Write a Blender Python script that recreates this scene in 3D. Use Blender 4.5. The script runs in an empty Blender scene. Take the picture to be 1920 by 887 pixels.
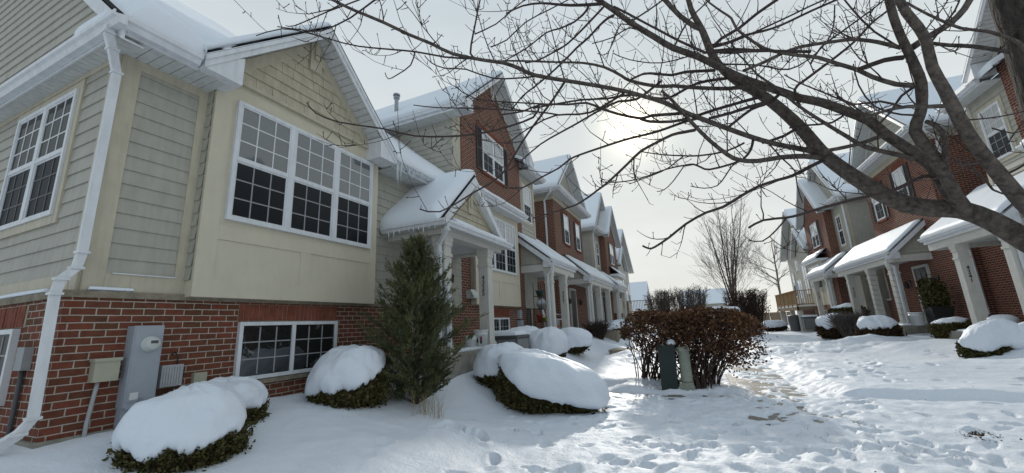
import bpy, math, random
import numpy as np
from mathutils import Vector, Matrix, noise
random.seed(11)
RNG = np.random.default_rng(5)
SC = bpy.context.scene
COL = SC.collection
R_ = math.radians

# ------------------------------------------------------------------ camera
CW, CH, CF = 960.0, 443.5, 748.0           # principal point and focal length in photo pixels
YAW, PITCH, ROLL, ZC = R_(23.6), R_(12.5), R_(-2.61), 1.6
_f = Vector((-math.sin(YAW) * math.cos(PITCH), math.cos(YAW) * math.cos(PITCH), math.sin(PITCH)))
_r = Vector((math.cos(YAW), math.sin(YAW), 0))
_u = _r.cross(_f)
CR = math.cos(ROLL) * _r + math.sin(ROLL) * _u
CU = -math.sin(ROLL) * _r + math.cos(ROLL) * _u
CPOS = Vector((0, 0, ZC))
cd = bpy.data.cameras.new('camera'); co = bpy.data.objects.new('camera', cd); COL.objects.link(co)
mm = Matrix((CR, CU, -_f)).transposed().to_4x4(); mm.translation = CPOS
co.matrix_world = mm
cd.sensor_width = 36; cd.lens = CF / 1920 * 36
cd.clip_start = 0.05; cd.clip_end = 3000
SC.camera = co
def at(u, v, d):
    """a surveyed point: photo pixel and metres along the view axis"""
    return CPOS + CR * ((u - CW) / CF * d) - CU * ((v - CH) / CF * d) + _f * d

# ------------------------------------------------------------------ light and sky
SUN_EL, SUN_AZ = R_(26.1), R_(-4.8)
sdir = Vector((math.sin(SUN_AZ) * math.cos(SUN_EL), math.cos(SUN_AZ) * math.cos(SUN_EL), math.sin(SUN_EL)))
sl = bpy.data.lights.new('sun', 'SUN'); sl.energy = 2.0; sl.angle = R_(1.6); sl.color = (1, .95, .87)
so = bpy.data.objects.new('sun', sl); COL.objects.link(so)
LEL, LAZ = R_(23.4), R_(-6.4)      # the lamp: a touch lower than the middle of the bright patch in the cloud
ldir = Vector((math.sin(LAZ) * math.cos(LEL), math.cos(LAZ) * math.cos(LEL), math.sin(LEL)))
so.rotation_euler = (-ldir).to_track_quat('-Z', 'Y').to_euler()
W = bpy.data.worlds.new('World'); SC.world = W; W.use_nodes = True
nt = W.node_tree; nd = nt.nodes; lk = nt.links
bg = nd['Background']; bg.inputs['Strength'].default_value = 1.0
sky = nd.new('ShaderNodeTexSky'); sky.sky_type = 'NISHITA'; sky.sun_disc = False
sky.sun_elevation = LEL; sky.sun_rotation = LAZ; sky.dust_density = 0.6; sky.air_density = 1.0
def wn(t, **k):
    n = nd.new(t)
    for a, b in k.items(): setattr(n, a, b)
    return n
tc = wn('ShaderNodeTexCoord')
nrm = wn('ShaderNodeVectorMath', operation='NORMALIZE'); lk.new(tc.outputs['Generated'], nrm.inputs[0])
dot = wn('ShaderNodeVectorMath', operation='DOT_PRODUCT'); lk.new(nrm.outputs[0], dot.inputs[0]); dot.inputs[1].default_value = sdir
def wm(op, a, b=None, c=None):
    n = wn('ShaderNodeMath', operation=op)
    for i, x in enumerate((a, b, c)):
        if x is None: continue
        if hasattr(x, 'is_linked') or hasattr(x, 'node'): lk.new(x, n.inputs[i])
        else: n.inputs[i].default_value = x
    return n.outputs[0]
dmax = wm('MAXIMUM', dot.outputs['Value'], 0.0)
g1 = wm('MULTIPLY', wm('POWER', dmax, 12.0), 0.03)
g2 = wm('MULTIPLY', wm('POWER', dmax, 380.0), 0.55)
g3 = wm('MULTIPLY', wm('POWER', dmax, 1700.0), 3.0)
glow = wm('ADD', wm('ADD', g1, g2), g3)
sep = wn('ShaderNodeSeparateXYZ'); lk.new(nrm.outputs[0], sep.inputs[0])
ramp = wn('ShaderNodeValToRGB'); lk.new(sep.outputs['Z'], ramp.inputs['Fac'])
cr = ramp.color_ramp
cr.elements[0].position = 0.0; cr.elements[0].color = (.79, .80, .765, 1)
cr.elements[1].position = 1.0; cr.elements[1].color = (.45, .55, .65, 1)
e = cr.elements.new(.35); e.color = (.71, .75, .75, 1)
e = cr.elements.new(.65); e.color = (.60, .67, .71, 1)
mp = wn('ShaderNodeMapping'); lk.new(nrm.outputs[0], mp.inputs['Vector']); mp.inputs['Scale'].default_value = (1.6, 1.6, 5.0)
nz = wn('ShaderNodeTexNoise'); lk.new(mp.outputs[0], nz.inputs['Vector']); nz.inputs['Scale'].default_value = 1.7; nz.inputs['Detail'].default_value = 6
cl = wm('MULTIPLY_ADD', nz.outputs['Fac'], 0.34, 0.83)
mr = wn('ShaderNodeMapRange'); mr.interpolation_type = 'SMOOTHSTEP'; lk.new(dot.outputs['Value'], mr.inputs['Value'])
mr.inputs['From Min'].default_value = -.75; mr.inputs['From Max'].default_value = .55; mr.inputs['To Min'].default_value = 0; mr.inputs['To Max'].default_value = 1.0
bk = wn('ShaderNodeMix', data_type='RGBA'); lk.new(mr.outputs[0], bk.inputs[0]); bk.inputs[6].default_value = (.68, .74, .83, 1); bk.inputs[7].default_value = (1, 1, 1, 1)
bm_ = wn('ShaderNodeVectorMath', operation='MULTIPLY'); lk.new(ramp.outputs[0], bm_.inputs[0]); lk.new(bk.outputs[2], bm_.inputs[1])
mx = wn('ShaderNodeVectorMath', operation='SCALE'); lk.new(bm_.outputs[0], mx.inputs[0]); lk.new(cl, mx.inputs['Scale'])
gl = wn('ShaderNodeVectorMath', operation='SCALE'); gl.inputs[0].default_value = (1.0, .89, .60); lk.new(glow, gl.inputs['Scale'])
ad = wn('ShaderNodeVectorMath', operation='ADD'); lk.new(mx.outputs[0], ad.inputs[0]); lk.new(gl.outputs[0], ad.inputs[1])
sk = wn('ShaderNodeVectorMath', operation='SCALE'); lk.new(sky.outputs[0], sk.inputs[0]); sk.inputs['Scale'].default_value = 0.003
ad2 = wn('ShaderNodeVectorMath', operation='ADD'); lk.new(ad.outputs[0], ad2.inputs[0]); lk.new(sk.outputs[0], ad2.inputs[1])
lk.new(ad2.outputs[0], bg.inputs['Color'])
vs = SC.view_settings; vs.view_transform = 'Standard'; vs.look = 'None'; vs.exposure = 0.0; vs.gamma = 1.0; vs.use_curve_mapping = False
SC.cycles.use_denoising = True
SC.cycles.max_bounces = 6; SC.cycles.diffuse_bounces = 3; SC.cycles.glossy_bounces = 3; SC.cycles.transparent_max_bounces = 6

# ------------------------------------------------------------------ materials
MAT = {}
def mat(name, base, rough=.7, spec=.3, noise_amt=0.0, noise_scale=8, bump=0.0, bump_scale=60, second=None, metallic=0, stretch=None, streak=0.0):
    m = bpy.data.materials.new(name); m.use_nodes = True
    t = m.node_tree; b = t.nodes['Principled BSDF']
    b.inputs['Roughness'].default_value = rough; b.inputs['Specular IOR Level'].default_value = spec; b.inputs['Metallic'].default_value = metallic
    base = tuple(base) + (1,)
    b.inputs['Base Color'].default_value = base
    tcn = t.nodes.new('ShaderNodeTexCoord'); src = tcn.outputs['Object']
    if stretch:
        mpn = t.nodes.new('ShaderNodeMapping'); mpn.inputs['Scale'].default_value = stretch; t.links.new(src, mpn.inputs['Vector']); src = mpn.outputs[0]
    if noise_amt or second:
        n = t.nodes.new('ShaderNodeTexNoise'); n.inputs['Scale'].default_value = noise_scale; n.inputs['Detail'].default_value = 5; n.inputs['Roughness'].default_value = .65
        t.links.new(src, n.inputs['Vector'])
        r = t.nodes.new('ShaderNodeValToRGB'); r.color_ramp.elements[0].position = .32; r.color_ramp.elements[1].position = .7
        sc = tuple(second) + (1,) if second else tuple(c * (1 + noise_amt) for c in base[:3]) + (1,)
        r.color_ramp.elements[0].color = base if second else tuple(c * (1 - noise_amt) for c in base[:3]) + (1,)
        r.color_ramp.elements[1].color = sc
        t.links.new(n.outputs['Fac'], r.inputs['Fac']); outc = r.outputs[0]
        if streak:
            w = t.nodes.new('ShaderNodeTexNoise'); w.inputs['Scale'].default_value = 5; w.inputs['Detail'].default_value = 6
            m2 = t.nodes.new('ShaderNodeMapping'); m2.inputs['Scale'].default_value = (3, 3, .5); t.links.new(tcn.outputs['Object'], m2.inputs['Vector']); t.links.new(m2.outputs[0], w.inputs['Vector'])
            r2 = t.nodes.new('ShaderNodeValToRGB'); r2.color_ramp.elements[0].position = .3; r2.color_ramp.elements[0].color = (1 - streak,) * 3 + (1,); r2.color_ramp.elements[1].position = .6; r2.color_ramp.elements[1].color = (1, 1, 1, 1)
            t.links.new(w.outputs['Fac'], r2.inputs['Fac'])
            mu = t.nodes.new('ShaderNodeMix'); mu.data_type = 'RGBA'; mu.blend_type = 'MULTIPLY'; mu.inputs[0].default_value = 1
            t.links.new(outc, mu.inputs[6]); t.links.new(r2.outputs[0], mu.inputs[7]); outc = mu.outputs[2]
        t.links.new(outc, b.inputs['Base Color'])
    if bump:
        n2 = t.nodes.new('ShaderNodeTexNoise'); n2.inputs['Scale'].default_value = bump_scale; n2.inputs['Detail'].default_value = 4
        t.links.new(src, n2.inputs['Vector'])
        bp = t.nodes.new('ShaderNodeBump'); bp.inputs['Strength'].default_value = bump; bp.inputs['Distance'].default_value = .02
        t.links.new(n2.outputs['Fac'], bp.inputs['Height']); t.links.new(bp.outputs[0], b.inputs['Normal'])
    MAT[name] = m
    return m
mat('siding', (.43, .413, .352), .55, .3, .07, 3, .12, 90, streak=.12)
mat('cream_trim', (.54, .49, .375), .55, .3, .06, 4, .15, 70, streak=.14)
mat('cream_panel', (.61, .56, .435), .5, .3, .04, 2.5, .15, 120, streak=.04)
mat('shake', (.54, .485, .365), .6, .3, .10, 5, .35, 60, streak=.16)
mat('white_trim', (.72, .735, .75), .42, .4, .05, 5, .04, 40, streak=.12)
mat('grille_dim', (.30, .31, .32), .5, .3); mat('grille_dark', (.10, .105, .11), .5, .3)  # lower-sash bars: dimming by the screen put into the colour
mat('soffit_white', (.62, .625, .61), .55, .3, .06, 4, streak=.16)
mat('column_paint', (.60, .585, .53), .5, .3, .06, 6, .1, 60, streak=.1)
mat('concrete', (.30, .285, .24), .85, .2, .22, 7, .5, 40)
mat('wet_concrete', (.17, .145, .105), .38, .5, .35, 3.5, .3, 30)
mat('shingle', (.03, .03, .033), .9, .2, .4, 30, .6, 60)
mat('meter_grey', (.36, .39, .43), .45, .4, .06, 6, .05, 60)
mat('box_beige', (.43, .42, .32), .55, .3, .06, 6)
mat('box_grey', (.33, .34, .34), .55, .3, .08, 8)
mat('dark_grey', (.09, .09, .095), .5, .4, .1, 8)
mat('pvc_grey', (.40, .41, .42), .5, .3, .1, 6)
mat('shutter', (.05, .043, .04), .6, .3, .1, 10)
mat('door_dark', (.035, .03, .03), .35, .5)
mat('black_metal', (.02, .02, .02), .4, .5)
mat('number_black', (.012, .012, .012), .5, .4)
mat('bark', (.03, .025, .022), .9, .15, .45, 14, 1.0, 26, second=(.11, .095, .083), stretch=(1.6, 1.6, .5))
mat('bark_lit', (.05, .041, .036), .85, .15, 0, 24, 1.0, 40, second=(.165, .14, .12))  # limbs: lit copy of the trunk bark, light put into the colour
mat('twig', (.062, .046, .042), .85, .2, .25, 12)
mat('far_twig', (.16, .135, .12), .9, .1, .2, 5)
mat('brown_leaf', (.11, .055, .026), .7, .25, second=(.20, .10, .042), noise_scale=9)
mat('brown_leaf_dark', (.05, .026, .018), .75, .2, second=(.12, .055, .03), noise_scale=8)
mat('hedge_stem', (.07, .048, .04), .85, .15, .3, 12)
mat('yew', (.035, .038, .014), .8, .2, second=(.12, .10, .035), noise_scale=11)
mat('yew_brown', (.045, .03, .018), .85, .15, second=(.09, .06, .03), noise_scale=9)
mat('juniper', (.042, .055, .026), .75, .2, second=(.15, .15, .066), noise_scale=3.2)
mat('dry_grass', (.36, .27, .15), .8, .2, .2, 20)
mat('galv', (.33, .34, .36), .4, .5, .1, 6, metallic=.5)
mat('ped_green', (.014, .027, .025), .5, .4, .15, 8)
mat('ped_sage', (.31, .335, .27), .55, .3, .12, 12)
mat('bucket_white', (.70, .71, .70), .4, .4, .04, 5)
mat('label_dark', (.03, .03, .05), .5, .3)
mat('label_red', (.40, .03, .03), .5, .3)
mat('pot_green', (.10, .15, .12), .5, .4); mat('pot_lime', (.36, .42, .04), .4, .4); mat('pot_red', (.32, .05, .03), .45, .4); mat('pot_pale', (.55, .58, .55), .5, .3)
mat('wood_rail', (.36, .235, .125), .75, .2, .2, 8)
mat('wood_dark', (.25, .19, .13), .8, .2, .2, 8)
mat('leaf_litter', (.07, .045, .03), .85, .2, .4, 40)
mat('red_plastic', (.5, .05, .03), .4, .4)
mat('stone', (.26, .225, .17), .9, .2, .3, 9, .6, 30)

def brick_mat(name, c1, c2, mortar):
    m = bpy.data.materials.new(name); m.use_nodes = True
    t = m.node_tree; b = t.nodes['Principled BSDF']; b.inputs['Roughness'].default_value = .85; b.inputs['Specular IOR Level'].default_value = .2
    uv = t.nodes.new('ShaderNodeUVMap'); uv.uv_map = 'uv'
    nzz = t.nodes.new('ShaderNodeTexNoise'); nzz.inputs['Scale'].default_value = 9; nzz.inputs['Detail'].default_value = 3; t.links.new(uv.outputs[0], nzz.inputs['Vector'])
    sb = t.nodes.new('ShaderNodeVectorMath'); sb.operation = 'SUBTRACT'; sb.inputs[1].default_value = (.5, .5, .5); t.links.new(nzz.outputs['Color'], sb.inputs[0])
    scl = t.nodes.new('ShaderNodeVectorMath'); scl.operation = 'SCALE'; scl.inputs['Scale'].default_value = .010; t.links.new(sb.outputs[0], scl.inputs[0])
    av = t.nodes.new('ShaderNodeVectorMath'); av.operation = 'ADD'; t.links.new(uv.outputs[0], av.inputs[0]); t.links.new(scl.outputs[0], av.inputs[1])
    br = t.nodes.new('ShaderNodeTexBrick'); t.links.new(av.outputs[0], br.inputs['Vector'])
    br.inputs['Scale'].default_value = 1.0; br.inputs['Brick Width'].default_value = .195; br.inputs['Row Height'].default_value = .0725; br.inputs['Mortar Size'].default_value = .0062
    br.inputs['Mortar Smooth'].default_value = .25; br.inputs['Bias'].default_value = -.1
    br.inputs['Color1'].default_value = c1 + (1,); br.inputs['Color2'].default_value = c2 + (1,); br.inputs['Mortar'].default_value = mortar + (1,)
    n = t.nodes.new('ShaderNodeTexNoise'); n.inputs['Scale'].default_value = 14; n.inputs['Detail'].default_value = 6; n.inputs['Roughness'].default_value = .7; t.links.new(uv.outputs[0], n.inputs['Vector'])
    r = t.nodes.new('ShaderNodeValToRGB'); r.color_ramp.elements[0].position = .25; r.color_ramp.elements[0].color = (.62, .62, .64, 1); r.color_ramp.elements[1].position = .75; r.color_ramp.elements[1].color = (1.25, 1.2, 1.15, 1)
    t.links.new(n.outputs['Fac'], r.inputs['Fac'])
    mu = t.nodes.new('ShaderNodeMix'); mu.data_type = 'RGBA'; mu.blend_type = 'MULTIPLY'; mu.inputs[0].default_value = 1
    t.links.new(br.outputs['Color'], mu.inputs[6]); t.links.new(r.outputs[0], mu.inputs[7])
    t.links.new(mu.outputs[2], b.inputs['Base Color'])
    hm = t.nodes.new('ShaderNodeMath'); hm.operation = 'MULTIPLY_ADD'; hm.inputs[1].default_value = -1.0
    t.links.new(br.outputs['Fac'], hm.inputs[0])
    n4 = t.nodes.new('ShaderNodeMath'); n4.operation = 'MULTIPLY'; n4.inputs[1].default_value = .5; t.links.new(n.outputs['Fac'], n4.inputs[0]); t.links.new(n4.outputs[0], hm.inputs[2])
    bp = t.nodes.new('ShaderNodeBump'); bp.inputs['Strength'].default_value = .7; bp.inputs['Distance'].default_value = .008
    t.links.new(hm.outputs[0], bp.inputs['Height']); t.links.new(bp.outputs[0], b.inputs['Normal'])
    MAT[name] = m
brick_mat('brick', (.20, .064, .040), (.125, .058, .034), (.44, .405, .345))
brick_mat('brick_far', (.20, .064, .037), (.115, .042, .030), (.42, .36, .30))
# soldier course: the same clay, bricks on end
mat('soldier', (.21, .068, .042), .85, .2, .25, 9, .4, 60)
mat('mortar', (.35, .31, .245), .9, .1, .1, 20)

def glass_mat(name, dark, refl, rough=.03):
    m = bpy.data.materials.new(name); m.use_nodes = True; t = m.node_tree
    for n in list(t.nodes): t.nodes.remove(n)
    o = t.nodes.new('ShaderNodeOutputMaterial'); d = t.nodes.new('ShaderNodeBsdfDiffuse'); d.inputs[0].default_value = dark + (1,)
    g = t.nodes.new('ShaderNodeBsdfGlossy'); g.inputs['Roughness'].default_value = rough; g.inputs[0].default_value = (.9, .95, 1, 1)
    lw = t.nodes.new('ShaderNodeFresnel'); lw.inputs[0].default_value = 1.5
    ma = t.nodes.new('ShaderNodeMath'); ma.operation = 'MULTIPLY_ADD'; ma.inputs[1].default_value = refl; ma.inputs[2].default_value = .02; t.links.new(lw.outputs[0], ma.inputs[0])
    ma.use_clamp = True
    mxs = t.nodes.new('ShaderNodeMixShader'); t.links.new(ma.outputs[0], mxs.inputs[0]); t.links.new(d.outputs[0], mxs.inputs[1]); t.links.new(g.outputs[0], mxs.inputs[2])
    tcn = t.nodes.new('ShaderNodeTexCoord'); n = t.nodes.new('ShaderNodeTexNoise'); n.inputs['Scale'].default_value = 1.6; t.links.new(tcn.outputs['Object'], n.inputs['Vector'])
    bp = t.nodes.new('ShaderNodeBump'); bp.inputs['Strength'].default_value = .04; bp.inputs['Distance'].default_value = .1; t.links.new(n.outputs['Fac'], bp.inputs['Height']); t.links.new(bp.outputs[0], g.inputs['Normal'])
    t.links.new(mxs.outputs[0], o.inputs[0]); MAT[name] = m
glass_mat('glass', (.028, .03, .032), 2.2)
glass_mat('glass_blind', (.10, .105, .10), 2.2)
glass_mat('glass_screen', (.012, .013, .015), .2, .25)
glass_mat('glass_low', (.035, .032, .026), .35)
glass_mat('glass_side', (.02, .02, .02), 2.2, .015)

def snow_mat(name, base=(.79, .835, .89), bump=.35, scale=26, dirt=0.0):
    m = bpy.data.materials.new(name); m.use_nodes = True; t = m.node_tree; b = t.nodes['Principled BSDF']
    b.inputs['Base Color'].default_value = base + (1,); b.inputs['Roughness'].default_value = .55; b.inputs['Specular IOR Level'].default_value = .25
    tcn = t.nodes.new('ShaderNodeTexCoord')
    n = t.nodes.new('ShaderNodeTexNoise'); n.inputs['Scale'].default_value = scale; n.inputs['Detail'].default_value = 6; n.inputs['Roughness'].default_value = .6; t.links.new(tcn.outputs['Object'], n.inputs['Vector'])
    n2 = t.nodes.new('ShaderNodeTexNoise'); n2.inputs['Scale'].default_value = 5; n2.inputs['Detail'].default_value = 3; t.links.new(tcn.outputs['Object'], n2.inputs['Vector'])
    a = t.nodes.new('ShaderNodeMath'); a.operation = 'MULTIPLY_ADD'; a.inputs[1].default_value = 2.5; t.links.new(n2.outputs['Fac'], a.inputs[0]); t.links.new(n.outputs['Fac'], a.inputs[2])
    bp = t.nodes.new('ShaderNodeBump'); bp.inputs['Strength'].default_value = bump; bp.inputs['Distance'].default_value = .02
    t.links.new(a.outputs[0], bp.inputs['Height']); t.links.new(bp.outputs[0], b.inputs['Normal'])
    if dirt:
        n3 = t.nodes.new('ShaderNodeTexNoise'); n3.inputs['Scale'].default_value = 3.2; n3.inputs['Detail'].default_value = 8; n3.inputs['Roughness'].default_value = .75; t.links.new(tcn.outputs['Object'], n3.inputs['Vector'])
        r = t.nodes.new('ShaderNodeValToRGB'); r.color_ramp.elements[0].position = .62; r.color_ramp.elements[0].color = base + (1,); r.color_ramp.elements[1].position = .82; r.color_ramp.elements[1].color = tuple(c * (1 - dirt) for c in base) + (1,)
        t.links.new(n3.outputs['Fac'], r.inputs['Fac']); t.links.new(r.outputs[0], b.inputs['Base Color'])
    MAT[name] = m
snow_mat('snow'); snow_mat('snow_ground', (.79, .825, .87), .5, 30, .18); snow_mat('snow_roof', (.80, .84, .88), .12, 9)
def ice():
    m = bpy.data.materials.new('ice'); m.use_nodes = True; b = m.node_tree.nodes['Principled BSDF']
    b.inputs['Base Color'].default_value = (.72, .77, .80, 1); b.inputs['Roughness'].default_value = .18; b.inputs['Specular IOR Level'].default_value = .6; b.inputs['Alpha'].default_value = .72
    MAT['ice'] = m
ice()

# ------------------------------------------------------------------ mesh helpers
TR = [1, 0.0, 0.0, 0.0]          # mirror sign, offset x, y, z
LOC = {}
def tw(p): return (TR[0] * p[0] + TR[1], p[1] + TR[2], p[2] + TR[3])
class MB:
    def __init__(s): s.v = []; s.f = []; s.cuts = []
    def cut(s): s.cuts.append(len(s.f)); return s
    def poly(s, pts):
        i = len(s.v); s.v += [tw(p) for p in pts]
        n = list(range(i, i + len(pts))); s.f.append(n[::-1] if TR[0] < 0 else n)
    def box(s, x0, x1, y0, y1, z0, z1):
        x0, x1 = min(x0, x1), max(x0, x1); y0, y1 = min(y0, y1), max(y0, y1); z0, z1 = min(z0, z1), max(z0, z1)
        c = [(x0, y0, z0), (x1, y0, z0), (x1, y1, z0), (x0, y1, z0), (x0, y0, z1), (x1, y0, z1), (x1, y1, z1), (x0, y1, z1)]
        for q in ((0, 3, 2, 1), (4, 5, 6, 7), (0, 1, 5, 4), (1, 2, 6, 5), (2, 3, 7, 6), (3, 0, 4, 7)): s.poly([c[k] for k in q])
        return s
    def prism(s, pts, d):
        """polygon pts (outward winding irrelevant) extruded by vector d, closed"""
        a = [Vector(p) for p in pts]; d = Vector(d); n = Vector((0, 0, 0))
        for k in range(len(a)): n += (a[k] - a[0]).cross(a[(k + 1) % len(a)] - a[0])
        if n.dot(d) > 0: a = a[::-1]
        b = [p + d for p in a]
        s.poly(a); s.poly(b[::-1])
        for k in range(len(a)):
            j = (k + 1) % len(a); s.poly([a[j], a[k], b[k], b[j]])
        return s
    def tube(s, pts, rad, n=8, cap=True, sq=None):
        pts = [Vector(tw(p)) for p in pts]
        if not hasattr(rad, '__len__'): rad = [rad] * len(pts)
        base = len(s.v); N = None
        for k, p in enumerate(pts):
            t = (pts[min(k + 1, len(pts) - 1)] - pts[max(k - 1, 0)])
            t = t.normalized() if t.length > 1e-9 else Vector((0, 0, 1))
            if N is None:
                N = t.cross(Vector((.13, .27, .95)) if abs(t.z) < .95 else Vector((1, .1, 0))).normalized()
            N = (N - t * N.dot(t)).normalized(); B = t.cross(N)
            for j in range(n):
                a = 2 * math.pi * j / n + (math.pi / 4 if sq else 0)
                w = rad[k]
                s.v.append(tuple(p + N * (math.cos(a) * w * (sq[0] if sq else 1)) + B * (math.sin(a) * w * (sq[1] if sq else 1))))
        for k in range(len(pts) - 1):
            for j in range(n):
                a = base + k * n + j; b = base + k * n + (j + 1) % n
                s.f.append([a, b, b + n, a + n])
        if cap:
            s.f.append([base + j for j in range(n)][::-1]); e = base + (len(pts) - 1) * n; s.f.append([e + j for j in range(n)])
        return s
    def lathe(s, cx, cy, prof, n=16):
        """prof = [(r,z)...] bottom to top"""
        cx, cy, _ = tw((cx, cy, 0)); base = len(s.v)
        for r, z in prof:
            for j in range(n):
                a = 2 * math.pi * j / n; s.v.append((cx + r * math.cos(a), cy + r * math.sin(a), z + TR[3]))
        for k in range(len(prof) - 1):
            for j in range(n):
                a = base + k * n + j; b = base + k * n + (j + 1) % n; s.f.append([a, b, b + n, a + n])
        s.f.append([base + j for j in range(n)][::-1]); e = base + (len(prof) - 1) * n; s.f.append([e + j for j in range(n)])
        return s
    def raw(s, V, F):
        i = len(s.v); s.v += [tuple(p) for p in V]; s.f += [[a + i for a in q] for q in F]
        return s
    def build(s, name, material, parent=None, smooth=False, uv=True):
        if s.cuts:                       # pieces that stand apart become objects of their own
            ends = sorted(set(s.cuts + [len(s.f)])); a = 0; out = []
            for b in ends:
                if b > a:
                    q = MB(); ids = sorted({i for f in s.f[a:b] for i in f}); mp_ = {k: j for j, k in enumerate(ids)}
                    q.v = [s.v[i] for i in ids]; q.f = [[mp_[i] for i in f] for f in s.f[a:b]]; out.append(q.build(name, material, parent, smooth, uv))
                a = b
            return out[0]
        o0 = Vector((0, 0, 0))
        root = parent
        while root is not None and root.parent is not None: root = root.parent
        if root is not None: o0 = LOC.get(root.name, o0)
        V = np.array(s.v, dtype=np.float64).reshape(-1, 3)
        me = bpy.data.meshes.new(name)
        me.from_pydata((V - np.array(o0)).tolist(), [], s.f)
        if uv:
            ul = me.uv_layers.new(name='uv'); co = np.zeros(len(me.loops) * 2, dtype=np.float32)
            vi = np.zeros(len(me.loops), dtype=np.int32); me.loops.foreach_get('vertex_index', vi)
            P = V[vi]; N = np.zeros(len(me.polygons) * 3, dtype=np.float32); me.polygons.foreach_get('normal', N); N = np.abs(N.reshape(-1, 3))
            lt = np.zeros(len(me.polygons), dtype=np.int32); me.polygons.foreach_get('loop_total', lt)
            NL = np.repeat(N, lt, axis=0)
            horiz = NL[:, 2] > .8; fx = NL[:, 0] >= NL[:, 1]
            u = np.where(horiz, P[:, 0], np.where(fx, P[:, 1], P[:, 0] + .1)); v = np.where(horiz, P[:, 1], P[:, 2])
            co[0::2] = u; co[1::2] = v; ul.data.foreach_set('uv', co)
        if smooth: me.polygons.foreach_set('use_smooth', [True] * len(me.polygons))
        me.materials.append(MAT[material] if isinstance(material, str) else material)
        o = bpy.data.objects.new(name, me); COL.objects.link(o)
        if parent is not None: o.parent = parent
        return o
def thing(name, label, cat, loc, group=None, local=True):
    o = bpy.data.objects.new(name, None); COL.objects.link(o); o.empty_display_size = .3
    l = Vector(tw(loc)) if local else Vector(loc)
    o.location = l; LOC[o.name] = l; o['label'] = label; o['category'] = cat
    if group: o['group'] = group
    return o
def tag(o, label, cat, group=None):
    o['label'] = label; o['category'] = cat
    if group: o['group'] = group
    return o
def lab(o, l): o['label'] = l; return o
def struct(o): o['kind'] = 'structure'; return o

def clip(poly, k, lim, keep_ge):
    out = []
    for i in range(len(poly)):
        a, b = poly[i - 1], poly[i]
        ia = (a[k] >= lim) if keep_ge else (a[k] <= lim); ib = (b[k] >= lim) if keep_ge else (b[k] <= lim)
        if ia != ib:
            t = (lim - a[k]) / (b[k] - a[k]); p = [a[0] + t * (b[0] - a[0]), a[1] + t * (b[1] - a[1])]; p[k] = lim; out.append(p)
        if ib: out.append(list(b))
    return out
def wp(axis, c, a, z): return (c, a, z) if axis == 'x' else (a, c, z)
def facing(axis, sgn, pts2):
    """order 2d polygon so that it faces sgn along axis (x: a=y,b=z ; y: a=x,b=z)"""
    ar = sum(pts2[i - 1][0] * pts2[i][1] - pts2[i][0] * pts2[i - 1][1] for i in range(len(pts2)))
    want = sgn if axis == 'x' else -sgn
    return pts2 if ar * want > 0 else pts2[::-1]
def lap(mb, axis, c, sgn, poly, exp=.168, proud=.016, shake=False, z0=None):
    """real lapped boards over a convex wall polygon"""
    lo = min(p[1] for p in poly); hi = max(p[1] for p in poly); z = lo if z0 is None else z0
    rr = random.Random(int(abs(lo * 977 + hi * 331 + c * 57)))
    while z < hi - 1e-4:
        band = clip(clip(poly, 1, z, True), 1, z + exp, False)
        if len(band) >= 3:
            cells = [band]; w_ = max(p[0] for p in band) - min(p[0] for p in band)
            if w_ > 2.2 and not shake:
                cut_ = min(p[0] for p in band) + w_ * rr.uniform(.15, .85); cells = [q for q in (clip(band, 0, cut_ - .002, False), clip(band, 0, cut_ + .002, True)) if len(q) >= 3]
            if shake:
                cells = []; a = min(p[0] for p in band); amax = max(p[0] for p in band)
                while a < amax:
                    w = rr.uniform(.10, .26); q = clip(clip(band, 0, a + .003, True), 0, a + w, False)
                    if len(q) >= 3: cells.append(q)
                    a += w
            for q in cells:
                d = proud + (rr.uniform(0, .006) if shake else rr.uniform(-.001, .001)); q = facing(axis, sgn, q)
                off = lambda zz: sgn * (.003 + d * max(0, 1 - (zz - z) / exp))
                mb.poly([wp(axis, c + off(p[1]), p[0], p[1]) for p in q])
                bot = [p for p in q if abs(p[1] - z) < 1e-4]
                if len(bot) >= 2:
                    bot.sort(key=lambda p: p[0]); a, b = bot[0], bot[-1]
                    pts = [wp(axis, c, a[0], z), wp(axis, c + sgn * (.003 + d), a[0], z), wp(axis, c + sgn * (.003 + d), b[0], z), wp(axis, c, b[0], z)]
                    n = (Vector(pts[1]) - Vector(pts[0])).cross(Vector(pts[2]) - Vector(pts[1]))
                    mb.poly(pts if n.z < 0 else pts[::-1])
        z += exp
    return mb.cut()
def slab(mb, axis, c0, c1, a0, a1, z0, z1):
    """box by wall axis: c0..c1 across the wall, a along it"""
    if axis == 'x': mb.box(c0, c1, a0, a1, z0, z1)
    else: mb.box(a0, a1, c0, c1, z0, z1)
    return mb
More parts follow.
